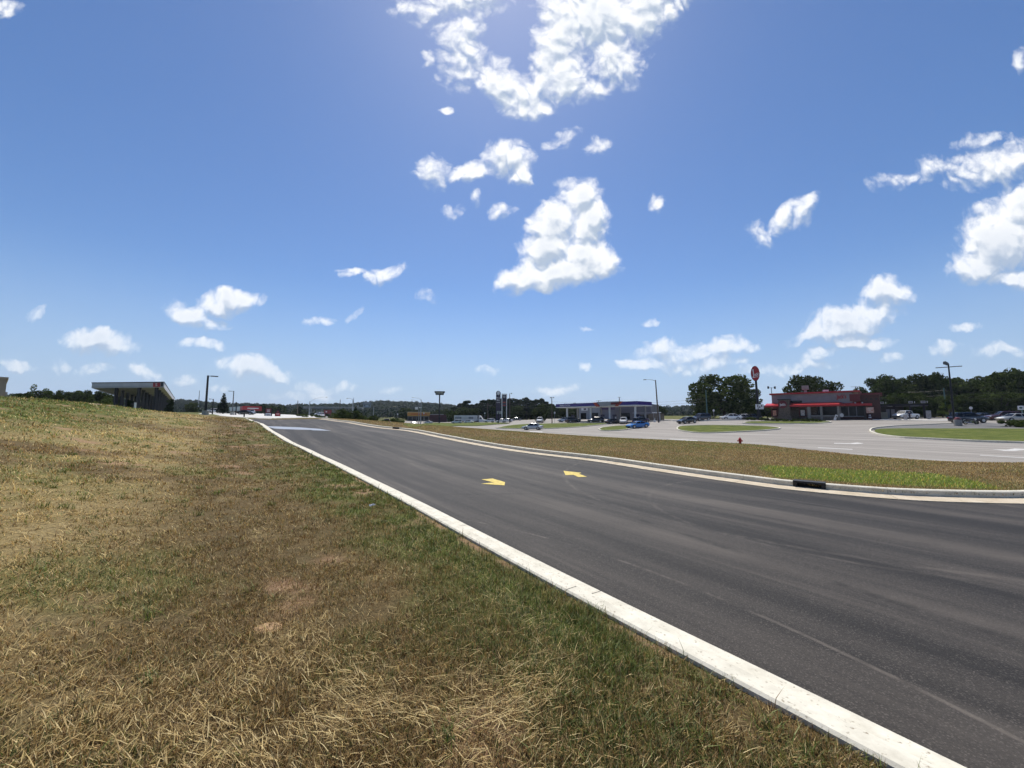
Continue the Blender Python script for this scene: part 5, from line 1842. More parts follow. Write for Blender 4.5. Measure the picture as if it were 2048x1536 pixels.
car('suv', P_NAVY, 1402, 93, 200, 'dark parked car just behind the black saloon')
car('sedan', P_WHITE, 1461, 95, 172, 'long white saloon parked before the big dark tree')
car('sedan', P_WHITE, 1486, 100, 172, 'white saloon parked behind the long white one')
car('sedan', P_BLACK, 1502, 98, 172, 'black car parked left of the oval sign\'s pole')
x, y, z = spot(1403, 128)
t = thing('shed', 'low pale flat roofed shed under the big dark tree', 'building', (x, y, z), face(x, y))
MB().box((0, 2, 1.1), (4.6, 4, 2.2)).build('wall', M_GREYW, t); MB().box((0, 2, 2.28), (5, 4.4, .16)).build('roof', M_SIGNW, t)
lamp_pole('utility_pole', 'pale green utility pole standing before the big dark tree', 1415, 106, 780, M_TEAL, r=.14, square=False, cat='utility pole', lean=-.1)
disc_sign(1428, 104, 821, 'small white sign on a post under the big dark tree')

# ------------------------------------------------------------------ oval sign
x, y, z = spot(1518, 95)
t = thing('pole_sign', 'red oval restaurant sign on a tall dark pole', 'sign', (x, y, z), face(x, y))
k = 95 / F
zc_, zb_ = zt(1512, 747, 95) - z, zt(1514, 761, 95) - z
MB().tube([(0, 0, -.1), (-.1, 0, zb_ * .5), (-.2, 0, zb_ + .2)], [.32, .28, .24], 12).build('pole', M_BLACK, t)
ov = MB(); ov.disc((-.25, zc_), 7.6 * k, 15.2 * k, -.32, .32, 36); ov.build('cabinet', M_DARK, t)
fc = MB(); fc.disc((-.22, zc_), 7.0 * k, 14.5 * k, -.36, -.33, 36); fo = fc.build('sign_face', M_RED, t)
lettering("J", 2.3, M_SIGNW, fo, (-.58, -.39, zc_ + .15), sx=.66, shear=-.1, bold=.03)
lettering("ack's", 1.05, M_SIGNW, fo, (.12, -.39, zc_ - .25), sx=.52, bold=.02)
MB().tube([(-.5, -.39, zc_ - 1.0), (-.1, -.39, zc_ - .85), (.4, -.39, zc_ - .9)], .07, 6).build('swoosh', M_SIGNW, fo)
hm = zt(1518, 818.5, 95) - z; hM = zt(1518, 808.5, 95) - z
b = MB().box((.25, -.1, (hm + hM) / 2), (1.7, .35, hM - hm)).build('marquee', M_SIGNW, t)
for q in (-1, 0, 1): MB().box((.3 + q * .4, -.29, (hm + hM) / 2 + (.2 if q else -.1)), (.22, .03, .42)).build('lettering', M_DARK, b)
MB().box((.0, 0, 1.5), (.75, .5, 3.0)).build('base_box', M_BLACK, t)

# ------------------------------------------------------------------ red roofed restaurant
A = (64.6, 97.0); B = (74.3, 87.6)
zj = h1(*A) * .5 + h1(*B) * .5 - .05
t = thing('restaurant', 'red roofed restaurant with stone tower and pale upper wall', 'restaurant', (A[0], A[1], zj), math.atan2(B[1] - A[1], B[0] - A[0]))
LN = math.hypot(B[0] - A[0], B[1] - A[1])


def fx(u): return LN * (u - 1530) / 138


M_UP = mat("pale_ribbed_wall", (.25, .235, .245), .6, scale=1.2, var=.1)
up = MB(); up.box(((fx(1536) + fx(1692)) / 2, 6.2, 4.95), (fx(1692) - fx(1536), 10, 2.9))
for q in range(40): up.box((fx(1537) + q * .38, 1.18, 4.95), (.05, .06, 2.8))
up.build('upper_wall', M_UP, t)
MB().box(((fx(1532) + fx(1706)) / 2, 6.2, 6.48), (fx(1706) - fx(1532), 10.9, .38)).build('roof_trim', M_RED, t)
MB().box((fx(1626) / 2 + .4, 6, 1.75), (fx(1626) - .6, 9, 3.5)).build('lower_wall', M_STONE, t)
MB().box((fx(1580), 1.16, 4.3), (1.2, .1, .8)).build('upper_window', M_GLASS, t)
MB().box((fx(1591.5), 1.16, 4.3), (1.4, .1, .8)).build('upper_window', M_GLASS, t)
aw = MB()
x0, x1 = -.55, fx(1670)
sec = [(-1.3, 3.25), (-1.3, 3.62), (1.15, 4.15), (1.15, 3.25)]
aw.loft([[(x0, a, b) for a, b in sec], [(x1, a, b) for a, b in sec]])
for q in range(34): aw.tube([(x0 + .3 + q * (x1 - x0 - .6) / 33, -1.3, 3.63), (x0 + .3 + q * (x1 - x0 - .6) / 33, 1.14, 4.16)], .022, 4)
awo = aw.build('awning', M_REDROOF, t)
MB().box(((x0 + x1) / 2, -1.33, 3.30), (x1 - x0, .06, .34)).build('awning_fascia', M_RED, awo)
hip = MB(); hip.loft([[(x1, -1.3, 3.25), (x1, -1.3, 3.62), (x1, 1.15, 4.15), (x1, 1.15, 3.25)], [(x1 + 1.2, .9, 3.25), (x1 + 1.2, .9, 3.6), (x1 + 1.2, 1.15, 3.65), (x1 + 1.2, 1.15, 3.25)]]); hip.build('awning_hip', M_RED, t)
# tower with the round sign
tw = MB(); xa, xb = fx(1554.5), fx(1577)
tw.box(((xa + xb) / 2, -.7, 2.45), (xb - xa, 1.9, 4.9)); tw.build('tower', M_STONE, t)
MB().box(((xa + xb) / 2, -.7, 4.98), (xb - xa + .3, 2.2, .2)).build('tower_cap', M_DARK, t)
MB().box(((xa + xb) / 2, -1.0, .55), (xb - xa + .5, 1.9, 1.1)).build('tower_base', M_STONE, t)
ds = MB(); ds.disc((fx(1563.5), 3.75), .92, .95, -1.82, -1.64, 28); dso = ds.build('round_sign', M_DRED, t)
lettering("Jack's", .78, M_SIGNW, dso, (fx(1563.5), -1.85, 3.72), sx=.66, bold=.015)
# windows with posters
for (ua, ub, m) in ((1534, 1546.5, M_ORANGE), (1592, 1605, M_SIGNW)):
    w = MB().box(((fx(ua) + fx(ub)) / 2, 1.46, 1.85), (fx(ub) - fx(ua), .12, 1.9)).build('window', M_GLASS, t)
    fr = MB()
    for s in (fx(ua), fx(ub)): fr.box((s, 1.40, 1.85), (.14, .18, 2.0))
    for s in (.88, 2.84): fr.box(((fx(ua) + fx(ub)) / 2, 1.40, s), (fx(ub) - fx(ua) + .16, .18, .13))
    fr.build('frame', M_DRED, w)
    pz = MB().box(((fx(ua) + fx(ub)) / 2, 1.36, 1.75), ((fx(ub) - fx(ua)) * .62, .06, 1.35)).build('poster', mat("poster_" + m.name, (.55, .30, .22) if m is M_ORANGE else (.62, .60, .58), .6, scale=4, var=.4), w)
for ua in (1614, 1637, 1668):
    MB().box((fx(ua), -.9, 1.6), (.42 if ua > 1620 else .6, .42, 3.3)).build('porch_post', mat("porch_post_paint", (.20, .19, .17), .7), t)
MB().box(((fx(1617) + fx(1668)) / 2, 2.2, 1.8), (fx(1668) - fx(1617), .2, 2.9)).build('porch_glazing', M_GLASS, t)
rl = MB(); rl.box(((fx(1617) + fx(1668)) / 2, -.9, .98), (fx(1668) - fx(1617), .12, .14)); rl.build('rail', mat("rail_paint", (.34, .33, .31), .6), t)
MB().box(((fx(1617) + fx(1668)) / 2, -.9, .45), (fx(1668) - fx(1617), .25, .9)).build('low_wall', M_STONE, t)
for q in range(6): MB().tube([(fx(1620) + q * 1.0, -.5, 0), (fx(1620) + q * 1.0, -.5, .9)], .04, 6).build('baluster', M_DARK, t)
# set-back wing
wx0, wx1 = fx(1668), fx(1722)
MB().box(((wx0 + wx1) / 2, 5.0, 1.7), (wx1 - wx0, 7, 3.4)).build('wing_wall', M_BRICK, t)
wa = MB(); wa.box(((wx0 + wx1) / 2 + .1, 1.2, 3.45), (wx1 - wx0 + .4, 1.1, .5)); wa.build('wing_awning', M_RED, t)
wr_ = MB(); wr_.loft([[(wx0, .7, 3.7), (wx0, 2.6, 4.3), (wx0, 2.6, 3.7)], [(wx1 - 1.4, .7, 3.7), (wx1 - 1.4, 2.6, 4.3), (wx1 - 1.4, 2.6, 3.7)]]); wr_.build('wing_roof', M_REDROOF, t)
for q in range(3):
    w = MB().box((wx0 + .9 + q * 1.35, 1.46, 1.95), (1.15, .12, 2.1)).build('window', M_GLASS, t)
    MB().box((wx0 + .25 + q * 1.35, 1.42, 1.95), (.09, .18, 2.2)).build('frame', M_GREYW, w)
MB().box((wx0 + 2.1, 1.40, .86), (4.1, .2, .14)).build('sill', M_GREYW, t)
MB().box((fx(1712), .9, 1.6), (.3, .3, 3.2)).build('door_post', M_DARK, t)
for q in range(2):
    wl_ = MB(); wl_.tube([(fx(1697 + q * 12), 1.2, 3.78), (fx(1697 + q * 12), .9, 3.9)], .13, 8); wl_.build('flood_lamp', M_SIGNW, t)
pst = MB().box((fx(1721), .85, 2.2), (1.25, .08, 1.25)).build('wall_poster', mat("food_poster", (.45, .16, .10), .6, scale=3, var=.6, col2=(.6, .5, .42)), t)
# brick end block
bx0, bx1 = fx(1706), fx(1738)
MB().box(((bx0 + bx1) / 2, 6.2, 2.85), (bx1 - bx0, 9, 5.7)).build('end_block', M_BRICK, t)
MB().box(((bx0 + bx1) / 2 + .1, 6.2, 5.8), (bx1 - bx0 + .7, 9.5, .38)).build('end_block_trim', M_DRED, t)
MB().box(((fx(1690) + fx(1708)) / 2 - .2, 1.25, 5.05), (fx(1708) - fx(1690), .5, 1.6)).build('dark_red_panel', M_DRED, t)
for q in range(4): MB().box((bx0 + 1.0 + q * .8, 1.68, 4.65), (.3, .06, .35)).build('vent', M_DARK, t)
lettering("Jack's", 1.3, M_RED, t, (fx(1674), 1.08, 5.35), sx=.6, bold=.03)
lettering("JACKS", .0001, M_RED, t, (fx(1674), 1.5, 5.0)) if False else None
ru = MB(); ru.box((fx(1603), 4.5, 8.0), (1.25, 1.4, 1.0)); ro = ru.build('rooftop_unit', mat("unit_grey_green", (.24, .28, .25), .6), t)
MB().box((fx(1603), 4.5, 7.05), (.5, .5, 1.0)).build('unit_stand', M_GREYW, ro)
for u in (1640, 1646): MB().box((fx(u), 4.5, 6.95), (.5, .6, .6)).build('roof_vent', M_SIGNW, t)

lamp_pole('lamp_post', 'twin headed lamp post behind the restaurant roof', 1546.5, 122, 775, M_DARK, r=.10, arms=((.75, .2, 0, True), (-.65, .3, 0, True)), square=False, head_d=(.5, .4, .75))
lamp_pole('utility_pole', 'utility pole with cross arm behind the brick end block', 1716, 125, 773, M_WOOD, r=.14, arms=((1.15, 0, 0, False), (-1.15, 0, 0, False)), square=False, cat='utility pole')
# leaning boards by the porch
x, y, z = spot(1673, 85.5)
t = thing('leaning_sign', 'white rectangular board leaning by the restaurant porch', 'sign', (x, y, z), face(x, y))
bo = MB().prism([(-.55, .12), (-.12, .0), (.30, 1.15), (-.1, 1.3)], -.05, .05).build('board', M_SIGNW, t)
MB().prism([(-.14, .62), (.0, .58), (.14, .98), (-.02, 1.03)], -.07, -.05).build('marking', M_DARK, bo)
x, y, z = spot(1684, 85.5)
t = thing('round_board', 'round pale sign board on a stand right of the leaning board', 'sign', (x, y, z), face(x, y))
MB().disc((0, 1.1), .34, .44, -.04, .04, 20).build('board', mat("faded_board", (.5, .5, .5), .6, scale=3, var=.3), t); MB().box((0, .04, .4), (.08, .08, .8)).build('stand', M_DARK, t)
for i in range(17):
    u = 1532 + i * 7.2
    tree('shrub', u, 87.5 - i * .28 + random.uniform(-.6, .6), 0, 'small clipped shrub in the bed before the restaurant', 'shrubs along the restaurant front', height=random.uniform(.5, .95), wide=1.25, cat='shrub', sink=.05)
for u in (1496, 1503, 1510, 1523, 1528):
    tree('shrub', u, 92 + random.uniform(-1, 1), 0, 'low shrub at the foot of the oval sign', 'shrubs round the oval sign', height=random.uniform(.7, 1.2), cat='shrub', sink=.05)

# drive-through
x, y, z = spot(1806, 92)
t = thing('drive_through_canopy', 'dark drive through canopy with pale lane signs on its roof edge', 'canopy', (x, y, z), face(x, y))
k = 92 / F * .72
hc = zt(1806, 810, 92) - z
MB().box((0, 2, hc), (100 * k, 4, .5)).build('roof', M_BLACK, t)
for q in (-46, -16, 16, 42): MB().box((q * k, .6, hc / 2), (.4, .4, hc)).build('post', M_BLACK, t)
for (q, w, lab) in ((-39, 7.5, 0), (17.5, 8.5, 0), (41, 9, 0)):
    s_ = MB().box((q * k, -.05, hc + .62), (w * k, .1, .52)).build('lane_sign', mat("dull_sign_face", (.34, .34, .34), .6), t)
    MB().box((q * k, -.11, hc + .62), (w * k * .7, .02, .18)).build('lettering', M_DARK, s_)
    MB().prism([((q + 7.5) * k, hc + .35), ((q + 8.4) * k, hc + .6), ((q + 7.5) * k, hc + .9), ((q + 6.8) * k, hc + .6)], -.1, 0).build('lane_arrow', M_SIGNW, t)
for (a, b_) in ((-24, 10), (24, 17)): MB().box((a * k, -.03, hc - .28), (b_ * k, .06, .08)).build('gutter', M_GREYW, t)
MB().box((-22 * k, 3.6, 1.6), (50 * k, .3, 3.2)).build('back_wall', M_DARK, t)
x, y, z = spot(1858, 84)
t = thing('menu_board', 'tall grey menu board at the drive through exit', 'sign', (x, y, z), face(x, y))
MB().box((0, 0, 1.05), (.78, .2, 1.7)).build('board', M_GREYW, t); MB().box((0, -.12, 1.15), (.6, .04, 1.2)).build('panel', mat("menu_panel", (.25, .25, .25), .5, scale=4, var=.4), t); MB().box((0, 0, .15), (.5, .3, .3)).build('base', M_CONCB, t)
x, y, z = spot(1769, 86)
t = thing('utility_cabinet', 'pale beige cabinet beside the drive through lane', 'cabinet', (x, y, z), face(x, y))
MB().box((0, 0, .8), (1.1, .8, 1.5)).build('cabinet', mat("beige_cabinet", (.34, .30, .23), .7), t); MB().box((0, -.41, .9), (.8, .03, 1.0)).build('door', mat("beige_cabinet_door", (.28, .25, .19), .7), t)
for u in (1777, 1787):
    x, y, z = spot(u, 89)
    t = thing('menu_board', 'grey panel standing in the shade under the drive through canopy, ' + ('left' if u < 1780 else 'right') + ' of two', 'sign', (x, y, z), face(x, y))
    MB().box((0, 0, 1.2), (.62, .2, 2.0)).build('panel', M_SIDING, t); MB().box((0, 0, .1), (.5, .4, .2)).build('base', M_CONCB, t)
car('pickup', P_WHITE, 1812, 87, 192, 'white pickup under the drive through canopy', cat='pickup')
x, y, z = spot(1811, 80.5)
t = thing('trash_bin', 'pale square litter bin left of the walking person', 'bin', (x, y, z), face(x, y))
MB().box((0, 0, .5), (.62, .6, 1.0), taper=.9).build('body', mat("pale_bin", (.36, .32, .31), .7), t); MB().box((0, 0, 1.06), (.68, .66, .12)).build('lid', M_GREYW, t)
x, y, z = spot(1740, 85)
t = thing('traffic_barrel', 'white banded barrel against the brick end block', 'barrel', (x, y, z), 0)
for i, (a, b_, m) in enumerate(((0, .35, M_DRED), (.35, .6, M_SIGNW), (.6, .85, M_DRED), (.85, 1.05, M_SIGNW))): MB().tube([(0, 0, a), (0, 0, b_)], .3 - .04 * i, 12).build('band', m, t)


# ------------------------------------------------------------------ person walking
def person(u, Y, rz, label):
    x, y, z = spot(u, Y)
    t = thing('person', label, 'person', (x, y, z + .02), rz)
    me = bpy.data.meshes.new('body'); bm = bmesh.new()
    J = dict(pel=((0, 0, .95), .15), wai=((0, .01, 1.08), .135), che=((0, .0, 1.32), .165), nck=((0, .01, 1.50), .062), hd0=((0, .03, 1.60), .085), hd1=((0, .035, 1.72), .075),
             sl=((-.19, 0, 1.42), .06), el=((-.27, -.10, 1.14), .045), hl=((-.25, .06, .90), .038), sr=((.19, 0, 1.42), .06), er=((.27, -.02, 1.13), .045), hr=((.25, .16, .92), .038),
             tl=((-.10, .02, .88), .10), kl=((-.11, .20, .50), .065), al=((-.11, .22, .09), .045), fl=((-.11, .38, .04), .04), tr=((.10, -.02, .88), .10), kr=((.11, -.02, .49), .065), ar=((.11, -.26, .12), .045), fr=((.11, -.12, .04), .04))
    E = [('pel', 'wai'), ('wai', 'che'), ('che', 'nck'), ('nck', 'hd0'), ('hd0', 'hd1'), ('che', 'sl'), ('sl', 'el'), ('el', 'hl'), ('che', 'sr'), ('sr', 'er'), ('er', 'hr'), ('pel', 'tl'), ('tl', 'kl'), ('kl', 'al'), ('al', 'fl'), ('pel', 'tr'), ('tr', 'kr'), ('kr', 'ar'), ('ar', 'fr')]
    V = {k: bm.verts.new(p) for k, (p, r) in J.items()}
    for a, b in E: bm.edges.new((V[a], V[b]))
    # fingers as short chains from each hand
    for s, hk in ((-1, 'hl'), (1, 'hr')):
        hp = J[hk][0]
        for q in range(5):
            n1 = bm.verts.new((hp[0] + s * .012 * (q - 2), hp[1] + .02 + .016 * (q - 2), hp[2] - .06)); n2 = bm.verts.new((hp[0] + s * .014 * (q - 2), hp[1] + .03 + .02 * (q - 2), hp[2] - (.10 if q else .08)))
            J[(hk, q, 1)] = (None, .011); J[(hk, q, 2)] = (None, .009); V[(hk, q, 1)] = n1; V[(hk, q, 2)] = n2
            bm.edges.new((V[hk], n1)); bm.edges.new((n1, n2))
    bm.verts.index_update(); keys = list(V.keys())
    bm.to_mesh(me); bm.free()
    o = link('body', me, t)
    sk = o.modifiers.new('skin', 'SKIN')
    for i, k in enumerate(keys):
        d = me.skin_vertices[0].data[i]; d.radius = (J[k][1],) * 2; d.use_root = (k == 'pel')
    sb = o.modifiers.new('sub', 'SUBSURF'); sb.levels = 1; sb.render_levels = 1
    # materials by height: skin, dark shirt, dark trousers
    dg = bpy.context.evaluated_depsgraph_get()
    m2 = bpy.data.meshes.new_from_object(o.evaluated_get(dg)); o.modifiers.clear(); o.data = m2; o.data.name = 'body'
    for m in (mat("skin", (.40, .24, .17), .6), mat("dark_shirt", (.02, .022, .045), .85), mat("dark_trousers", (.022, .018, .025), .9), M_BLACK): m2.materials.append(m)
    for p in m2.polygons:
        c = p.center
        p.material_index = 0 if (c.z > 1.5 or (abs(c.x) > .21 and c.z < 1.24 and c.z > .7)) else (1 if c.z > .98 else (2 if c.z > .1 else 3)); p.use_smooth = True
    MB().disc((0, 1.735), .088, .07, -.05, .10, 12).build('hair', mat("dark_hair", (.015, .012, .010), .8), t)
    for s in (-1, 1): MB().box((s * .032, .118, 1.655), (.02, .012, .012)).build('eye', M_BLACK, t)
    MB().box((0, .125, 1.625), (.022, .03, .035)).build('nose', MATS["skin"], t)
    MB().box((0, .115, 1.585), (.045, .01, .012)).build('mouth', M_DRED, t)
    return t


person(1819.5, 80, R(-75), 'person in dark clothes walking in front of the white pickup')

# ------------------------------------------------------------------ right-hand parking
x, y, z = spot(1908, 63)
t = thing('lamp_post', 'tall dark lamp post with cross arms and one tilted top lamp', 'lamp post', (x, y, z), face(x, y))
h = zt(1902, 728, 63) - z
MB().tube([(0, 0, -.1), (0, 0, h * .55), (0, 0, h)], [.13, .12, .09], 10).build('pole', M_BLACK, t)
MB().box((0, 0, h - .5), (2.9, .35, .10), ).build('cross_arm', M_DARK, t)
hd = MB(); hd.prism([(-.60, h + .05), (-.10, h - .25), (.07, h + .12), (-.27, h + .48), (-.55, h + .42)], -.3, .3); hd.build('lamp_head', mat("lamp_head_grey", (.09, .10, .11), .5), t)
car('suv', P_NAVY, 1936, 66, -8, 'dark blue estate parked right of the concrete bin')
car('suv', P_MAROON, 2008, 74, 160, 'maroon vehicle behind the champagne saloon')
car('sedan', P_SAND, 2030, 67.5, 172, 'champagne saloon at the right edge behind the hedge')
car('sedan', P_BLACK, 1962, 78, 175, 'black car half hidden behind the dark blue estate')
x, y, z = spot(1915, 60.5)
t = thing('litter_bin', 'round concrete litter bin with red hood on the pavement', 'bin', (x, y, z + .05), 0)
MB().tube([(0, 0, 0), (0, 0, .06), (0, 0, .88), (0, 0, .95)], [.40, .45, .47, .44], 18).build('body', mat("bin_concrete", (.30, .28, .25), .9, scale=6, var=.25, bump=.4), t)
MB().tube([(0, 0, .95), (0, 0, 1.2), (0, 0, 1.3)], [.40, .34, .1], 14).build('hood', M_DRED, t)
# motorcycle
x, y, z = spot(1941, 61.5)
t = thing('motorcycle', 'dark motorcycle with bright chrome before the dark blue estate', 'motorcycle', (x, y, z + .03), R(-12))
for s in (-.72, .72):
    w = MB()
    for q in range(20):
        a0, a1 = 2 * math.pi * q / 20, 2 * math.pi * (q + 1) / 20
        w.tube([(s + .27 * math.cos(a0), 0, .33 + .27 * math.sin(a0)), (s + .27 * math.cos(a1), 0, .33 + .27 * math.sin(a1))], .06, 6)
    wo = w.build('wheel', M_TYRE, t)
    MB().disc((s, .33), .20, .20, -.03, .03, 12).build('rim', mat("chrome", (.75, .75, .75), .12, 1.0), wo)
MB().tube([(-.3, 0, .62), (.1, 0, .80), (.42, 0, .78)], [.12, .17, .12], 8).build('tank', P_BLACK, t)
MB().box((-.42, 0, .70), (.62, .28, .12)).build('seat', M_TRIM, t)
MB().box((.02, 0, .42), (.50, .34, .34)).build('engine', MATS["chrome"], t)
MB().tube([(.72, 0, .33), (.48, 0, .95)], .04, 6).build('fork', MATS["chrome"], t)
MB().tube([(.40, -.38, 1.02), (.48, 0, .97), (.40, .38, 1.02)], .025, 6).build('handlebar', MATS["chrome"], t)
MB().tube([(-.1, -.2, .34), (-.95, -.22, .34)], .055, 8).build('exhaust', MATS["chrome"], t)
MB().disc((.62, .82), .09, .09, -.1, .1, 10).build('headlight', M_LAMP, t)
MB().box((-.75, 0, .66), (.55, .16, .05)).build('mudguard', P_BLACK, t)
for u, Y, hh in ((2018, 57, 1.25), (2030, 56, 1.35), (2043, 57, 1.2), (2056, 57, 1.3)):
    tree('shrub', u, Y, 0, 'dark rounded hedge bush before the champagne saloon', 'hedge bushes at the right edge', height=hh, wide=1.3, cat='shrub', sink=.05)
tree('thin', 1900, 74, 806, 'slender yellow green sapling behind the concrete bin', wide=.95)
disc_sign(1944, 82, 816, 'small white disc sign above the dark blue estate')
x, y, z = spot(2046, 72)
t = thing('road_sign', 'white square sign on a teal post at the right edge', 'sign', (x, y, z), face(x, y))
MB().tube([(0, 0, 0), (0, 0, 2.9)], .09, 8).build('post', M_TEAL, t)
b = MB().box((-.1, -.12, 2.45), (.75, .06, .75)).build('plate', M_SIGNW, t); MB().disc((-.1, 2.45), .2, .2, -.17, -.15, 12).build('symbol', M_TEAL, b)
lamp_pole('utility_pole', 'green utility pole before the right hand trees', 1893.5, 100, 776, M_TEAL, r=.14, square=False, cat='utility pole')

# ------------------------------------------------------------------ trees on the right
G = 'trees of the dense belt on the right'
tree('round', 1449, 116, 743, 'huge dark spreading tree left of the oval sign', wide=1.42, rz=2.4)
tree('round', 1410, 120, 770, 'dark bushy tree filling in the left foot of the huge tree', wide=1.0)
tree('round', 1486, 122, 764, 'dark bushy tree filling in the right foot of the huge tree', wide=1.0)
tree('oak', 1626, 122, 744, 'broad airy oak rising behind the restaurant roof', wide=.86, rz=2.2)
tree('oak', 1773, 118, 743, 'domed tree first in the belt right of the restaurant', wide=.80)
for (u, Y, v, kd, w) in ((1742, 124, 776, 'round', 1.1), (1808, 126, 757, 'oak', .8), (1828, 122, 752, 'round', .95), (1850, 118, 742, 'oak', .78), (1878, 122, 754, 'round', 1.0), (1902, 124, 746, 'oak', .82), (1926, 118, 752, 'round', 1.05),
                         (1950, 121, 750, 'oak', .86), (1978, 118, 751, 'round', 1.1), (1996, 110, 741, 'oak', .8), (2020, 106, 733, 'oak', .85), (2046, 103, 738, 'round', 1.0), (2075, 100, 735, 'oak', .9), (2110, 98, 745, 'round', 1.1)):
    tree(kd, u, Y, v, 'dense dark green tree in the belt behind the drive through and car park', G, wide=w)
for i, u in enumerate(range(1750, 2110, 17)):
    tree('round', u, 104 - (u - 1750) * .02 + random.uniform(-2, 2), 0, 'low dark understorey tree at the foot of the belt', 'understorey of the right hand belt', height=random.uniform(4.5, 7.0), wide=1.25)
tree('round', 1535, 118, 812, 'dark low tree between the oval sign and the restaurant', wide=1.3)
tree('round', 1700, 130, 779, 'dark treetop above the restaurant\'s brick end block', wide=1.1)

# ------------------------------------------------------------------ pines and hedgerow in the middle
G = 'pines behind the highway shops'
for (u, v) in ((908, 813), (920, 806), (931, 801), (943, 808), (954, 806), (966, 800), (977, 798), (987, 798), (998, 797), (1008, 798), (1019, 796), (1030, 797), (1041, 798), (1053, 794), (1062, 800), (1072, 798), (1083, 796), (1093, 803), (1103, 807), (1112, 812)):
    tree('pine', u, 212 + random.uniform(-12, 14), v, 'tall dark pine in the row behind the highway shops', G, wide=1.35)
for u in range(905, 1175, 9):
    tree('round', u + random.uniform(-3, 3), 205 + random.uniform(-8, 14), 0, 'dark bushy tree under the row of pines', 'bushy trees under the pines', height=random.uniform(6.5, 9.5), wide=1.2)
for u, v in ((1130, 813), (1150, 815), (1172, 816), (1294, 810), (1311, 808), (1326, 814)):
    tree('round', u, 190, v, 'dark rounded tree showing behind the blue canopy', 'trees behind the blue canopy', wide=1.25)

# ------------------------------------------------------------------ trees on the left
for (u, Y, v, kd, w, lab) in ((22, 88, 781, 'round', 1.4, 'dark low tree next to the tan building'), (50, 92, 784, 'round', 1.3, 'dark low tree left of the wispy one'), (74, 84, 768, 'thin', .8, 'wispy half bare tree on the left skyline'), (86, 86, 777, 'round', 1.3, 'olive bushy tree behind the wispy one'),
                              (112, 95, 776, 'oak', .8, 'dark tree right of the wispy one'), (134, 98, 781, 'oak', .9, 'small airy tree midway between the wispy tree and the lorry canopy'), (152, 96, 777, 'oak', .9, 'airy dark tree second left of the lorry canopy'), (172, 100, 775, 'oak', .9, 'dark tree just left of the lorry canopy'),
                              (196, 104, 780, 'oak', 1.0, 'dark tree seen under the left end of the lorry canopy'), (220, 104, 786, 'round', 1.2, 'dark bushy tree seen between the first canopy columns'), (384, 150, 802, 'round', 1.15, 'round dark tree right of the lorry canopy'),
                              (518, 250, 805, 'oak', .9, 'flat topped tree on the skyline left of the price sign'), (553, 250, 807.5, 'oak', .9, 'flat topped tree on the skyline above the fuel sign'), (598, 200, 812, 'pine', 1.4, 'dark tree on the white shed\'s right'),):
    tree(kd, u, Y, v, lab, wide=w, sink=.3)
for i, u in enumerate(range(562, 664, 12)):
    tree('round', u, 262 + random.uniform(-10, 10), 0, 'dark hedgerow tree beneath the skyline beyond the road end', 'hedgerow beyond the road end', height=random.uniform(5, 8), wide=1.3)
for i, u in enumerate(range(812, 905, 11)):
    tree('round', u, 258 + random.uniform(-10, 10), 0, 'dark tree behind the yellow store', 'trees behind the yellow store', height=random.uniform(5, 9), wide=1.3)


# ------------------------------------------------------------------ wooded ridges
def forest():
    n = 5200
    a = rng.uniform(-1.02, .95, n); r = 400 + 640 * rng.random(n) ** .8
    x = r * np.sin(a); y = r * np.cos(a); z = H(x, y)
    s = rng.uniform(6.5, 11.5, n)
    P = []
    m = 42
    d = rng.normal(size=(n, m, 3)); d /= np.linalg.norm(d, axis=2)[..., None]
    d[..., 2] = np.abs(d[..., 2]) * 1.0 - .25
    rad = (.75 + .3 * rng.random((n, m, 1)))
    c = np.stack([x, y, z + s * .55], 1)[:, None]
    pts = c + d * rad * (s * .55)[:, None, None]
    me = leaf_quads(pts.reshape(-1, 3), 2.6, M_FOREST, "forest", .5)
    link("forest", me, kind='stuff')


forest()


# ------------------------------------------------------------------ wires
def wire(a, b, sag, lab, r=.022, n=3, gap=.8):
    t = thing('power_line', lab, 'power line', a, 0)
    for k in range(n):
        pts = []
        for q in range(13):
            f = q / 12
            pts.append((b[0] * f - a[0] * f, (b[1] - a[1]) * f, (b[2] - a[2]) * f - sag * 4 * f * (1 - f) - k * gap))
        MB().tube(pts, r, 4).build('wire', M_DARK, t)


wire(at(1104, 803, 118), at(1198, 801.5, 165), .6, 'thin wires from the tall lamp pole to the cross armed pole', .02, 2)
wire(at(1198, 801.5, 165), at(1413, 797, 108), 1.0, 'thin wires over the ribbed metal building', .02, 2)
wire(at(1716, 775, 125), at(1893, 780, 100), 1.0, 'wires crossing the tree belt left of the green pole', .025, 2, 1.3)
wire(at(1893, 780, 100), at(2110, 778, 90), 1.0, 'wires crossing the tree belt right of the green pole', .025, 2, 1.3)
wire(at(905, 811, 185), at(1019, 806, 148), .8, 'thin wires before the pines', .022, 2)
wire(at(1019, 806, 148), at(1104, 807, 118), .8, 'thin wires from the twin sign posts to the lamp pole', .022, 2)
lamp_pole('radio_mast', 'thin lattice mast far off on the left ridge', 395, 420, 781, M_GALV, r=.35, square=False, cat='mast')

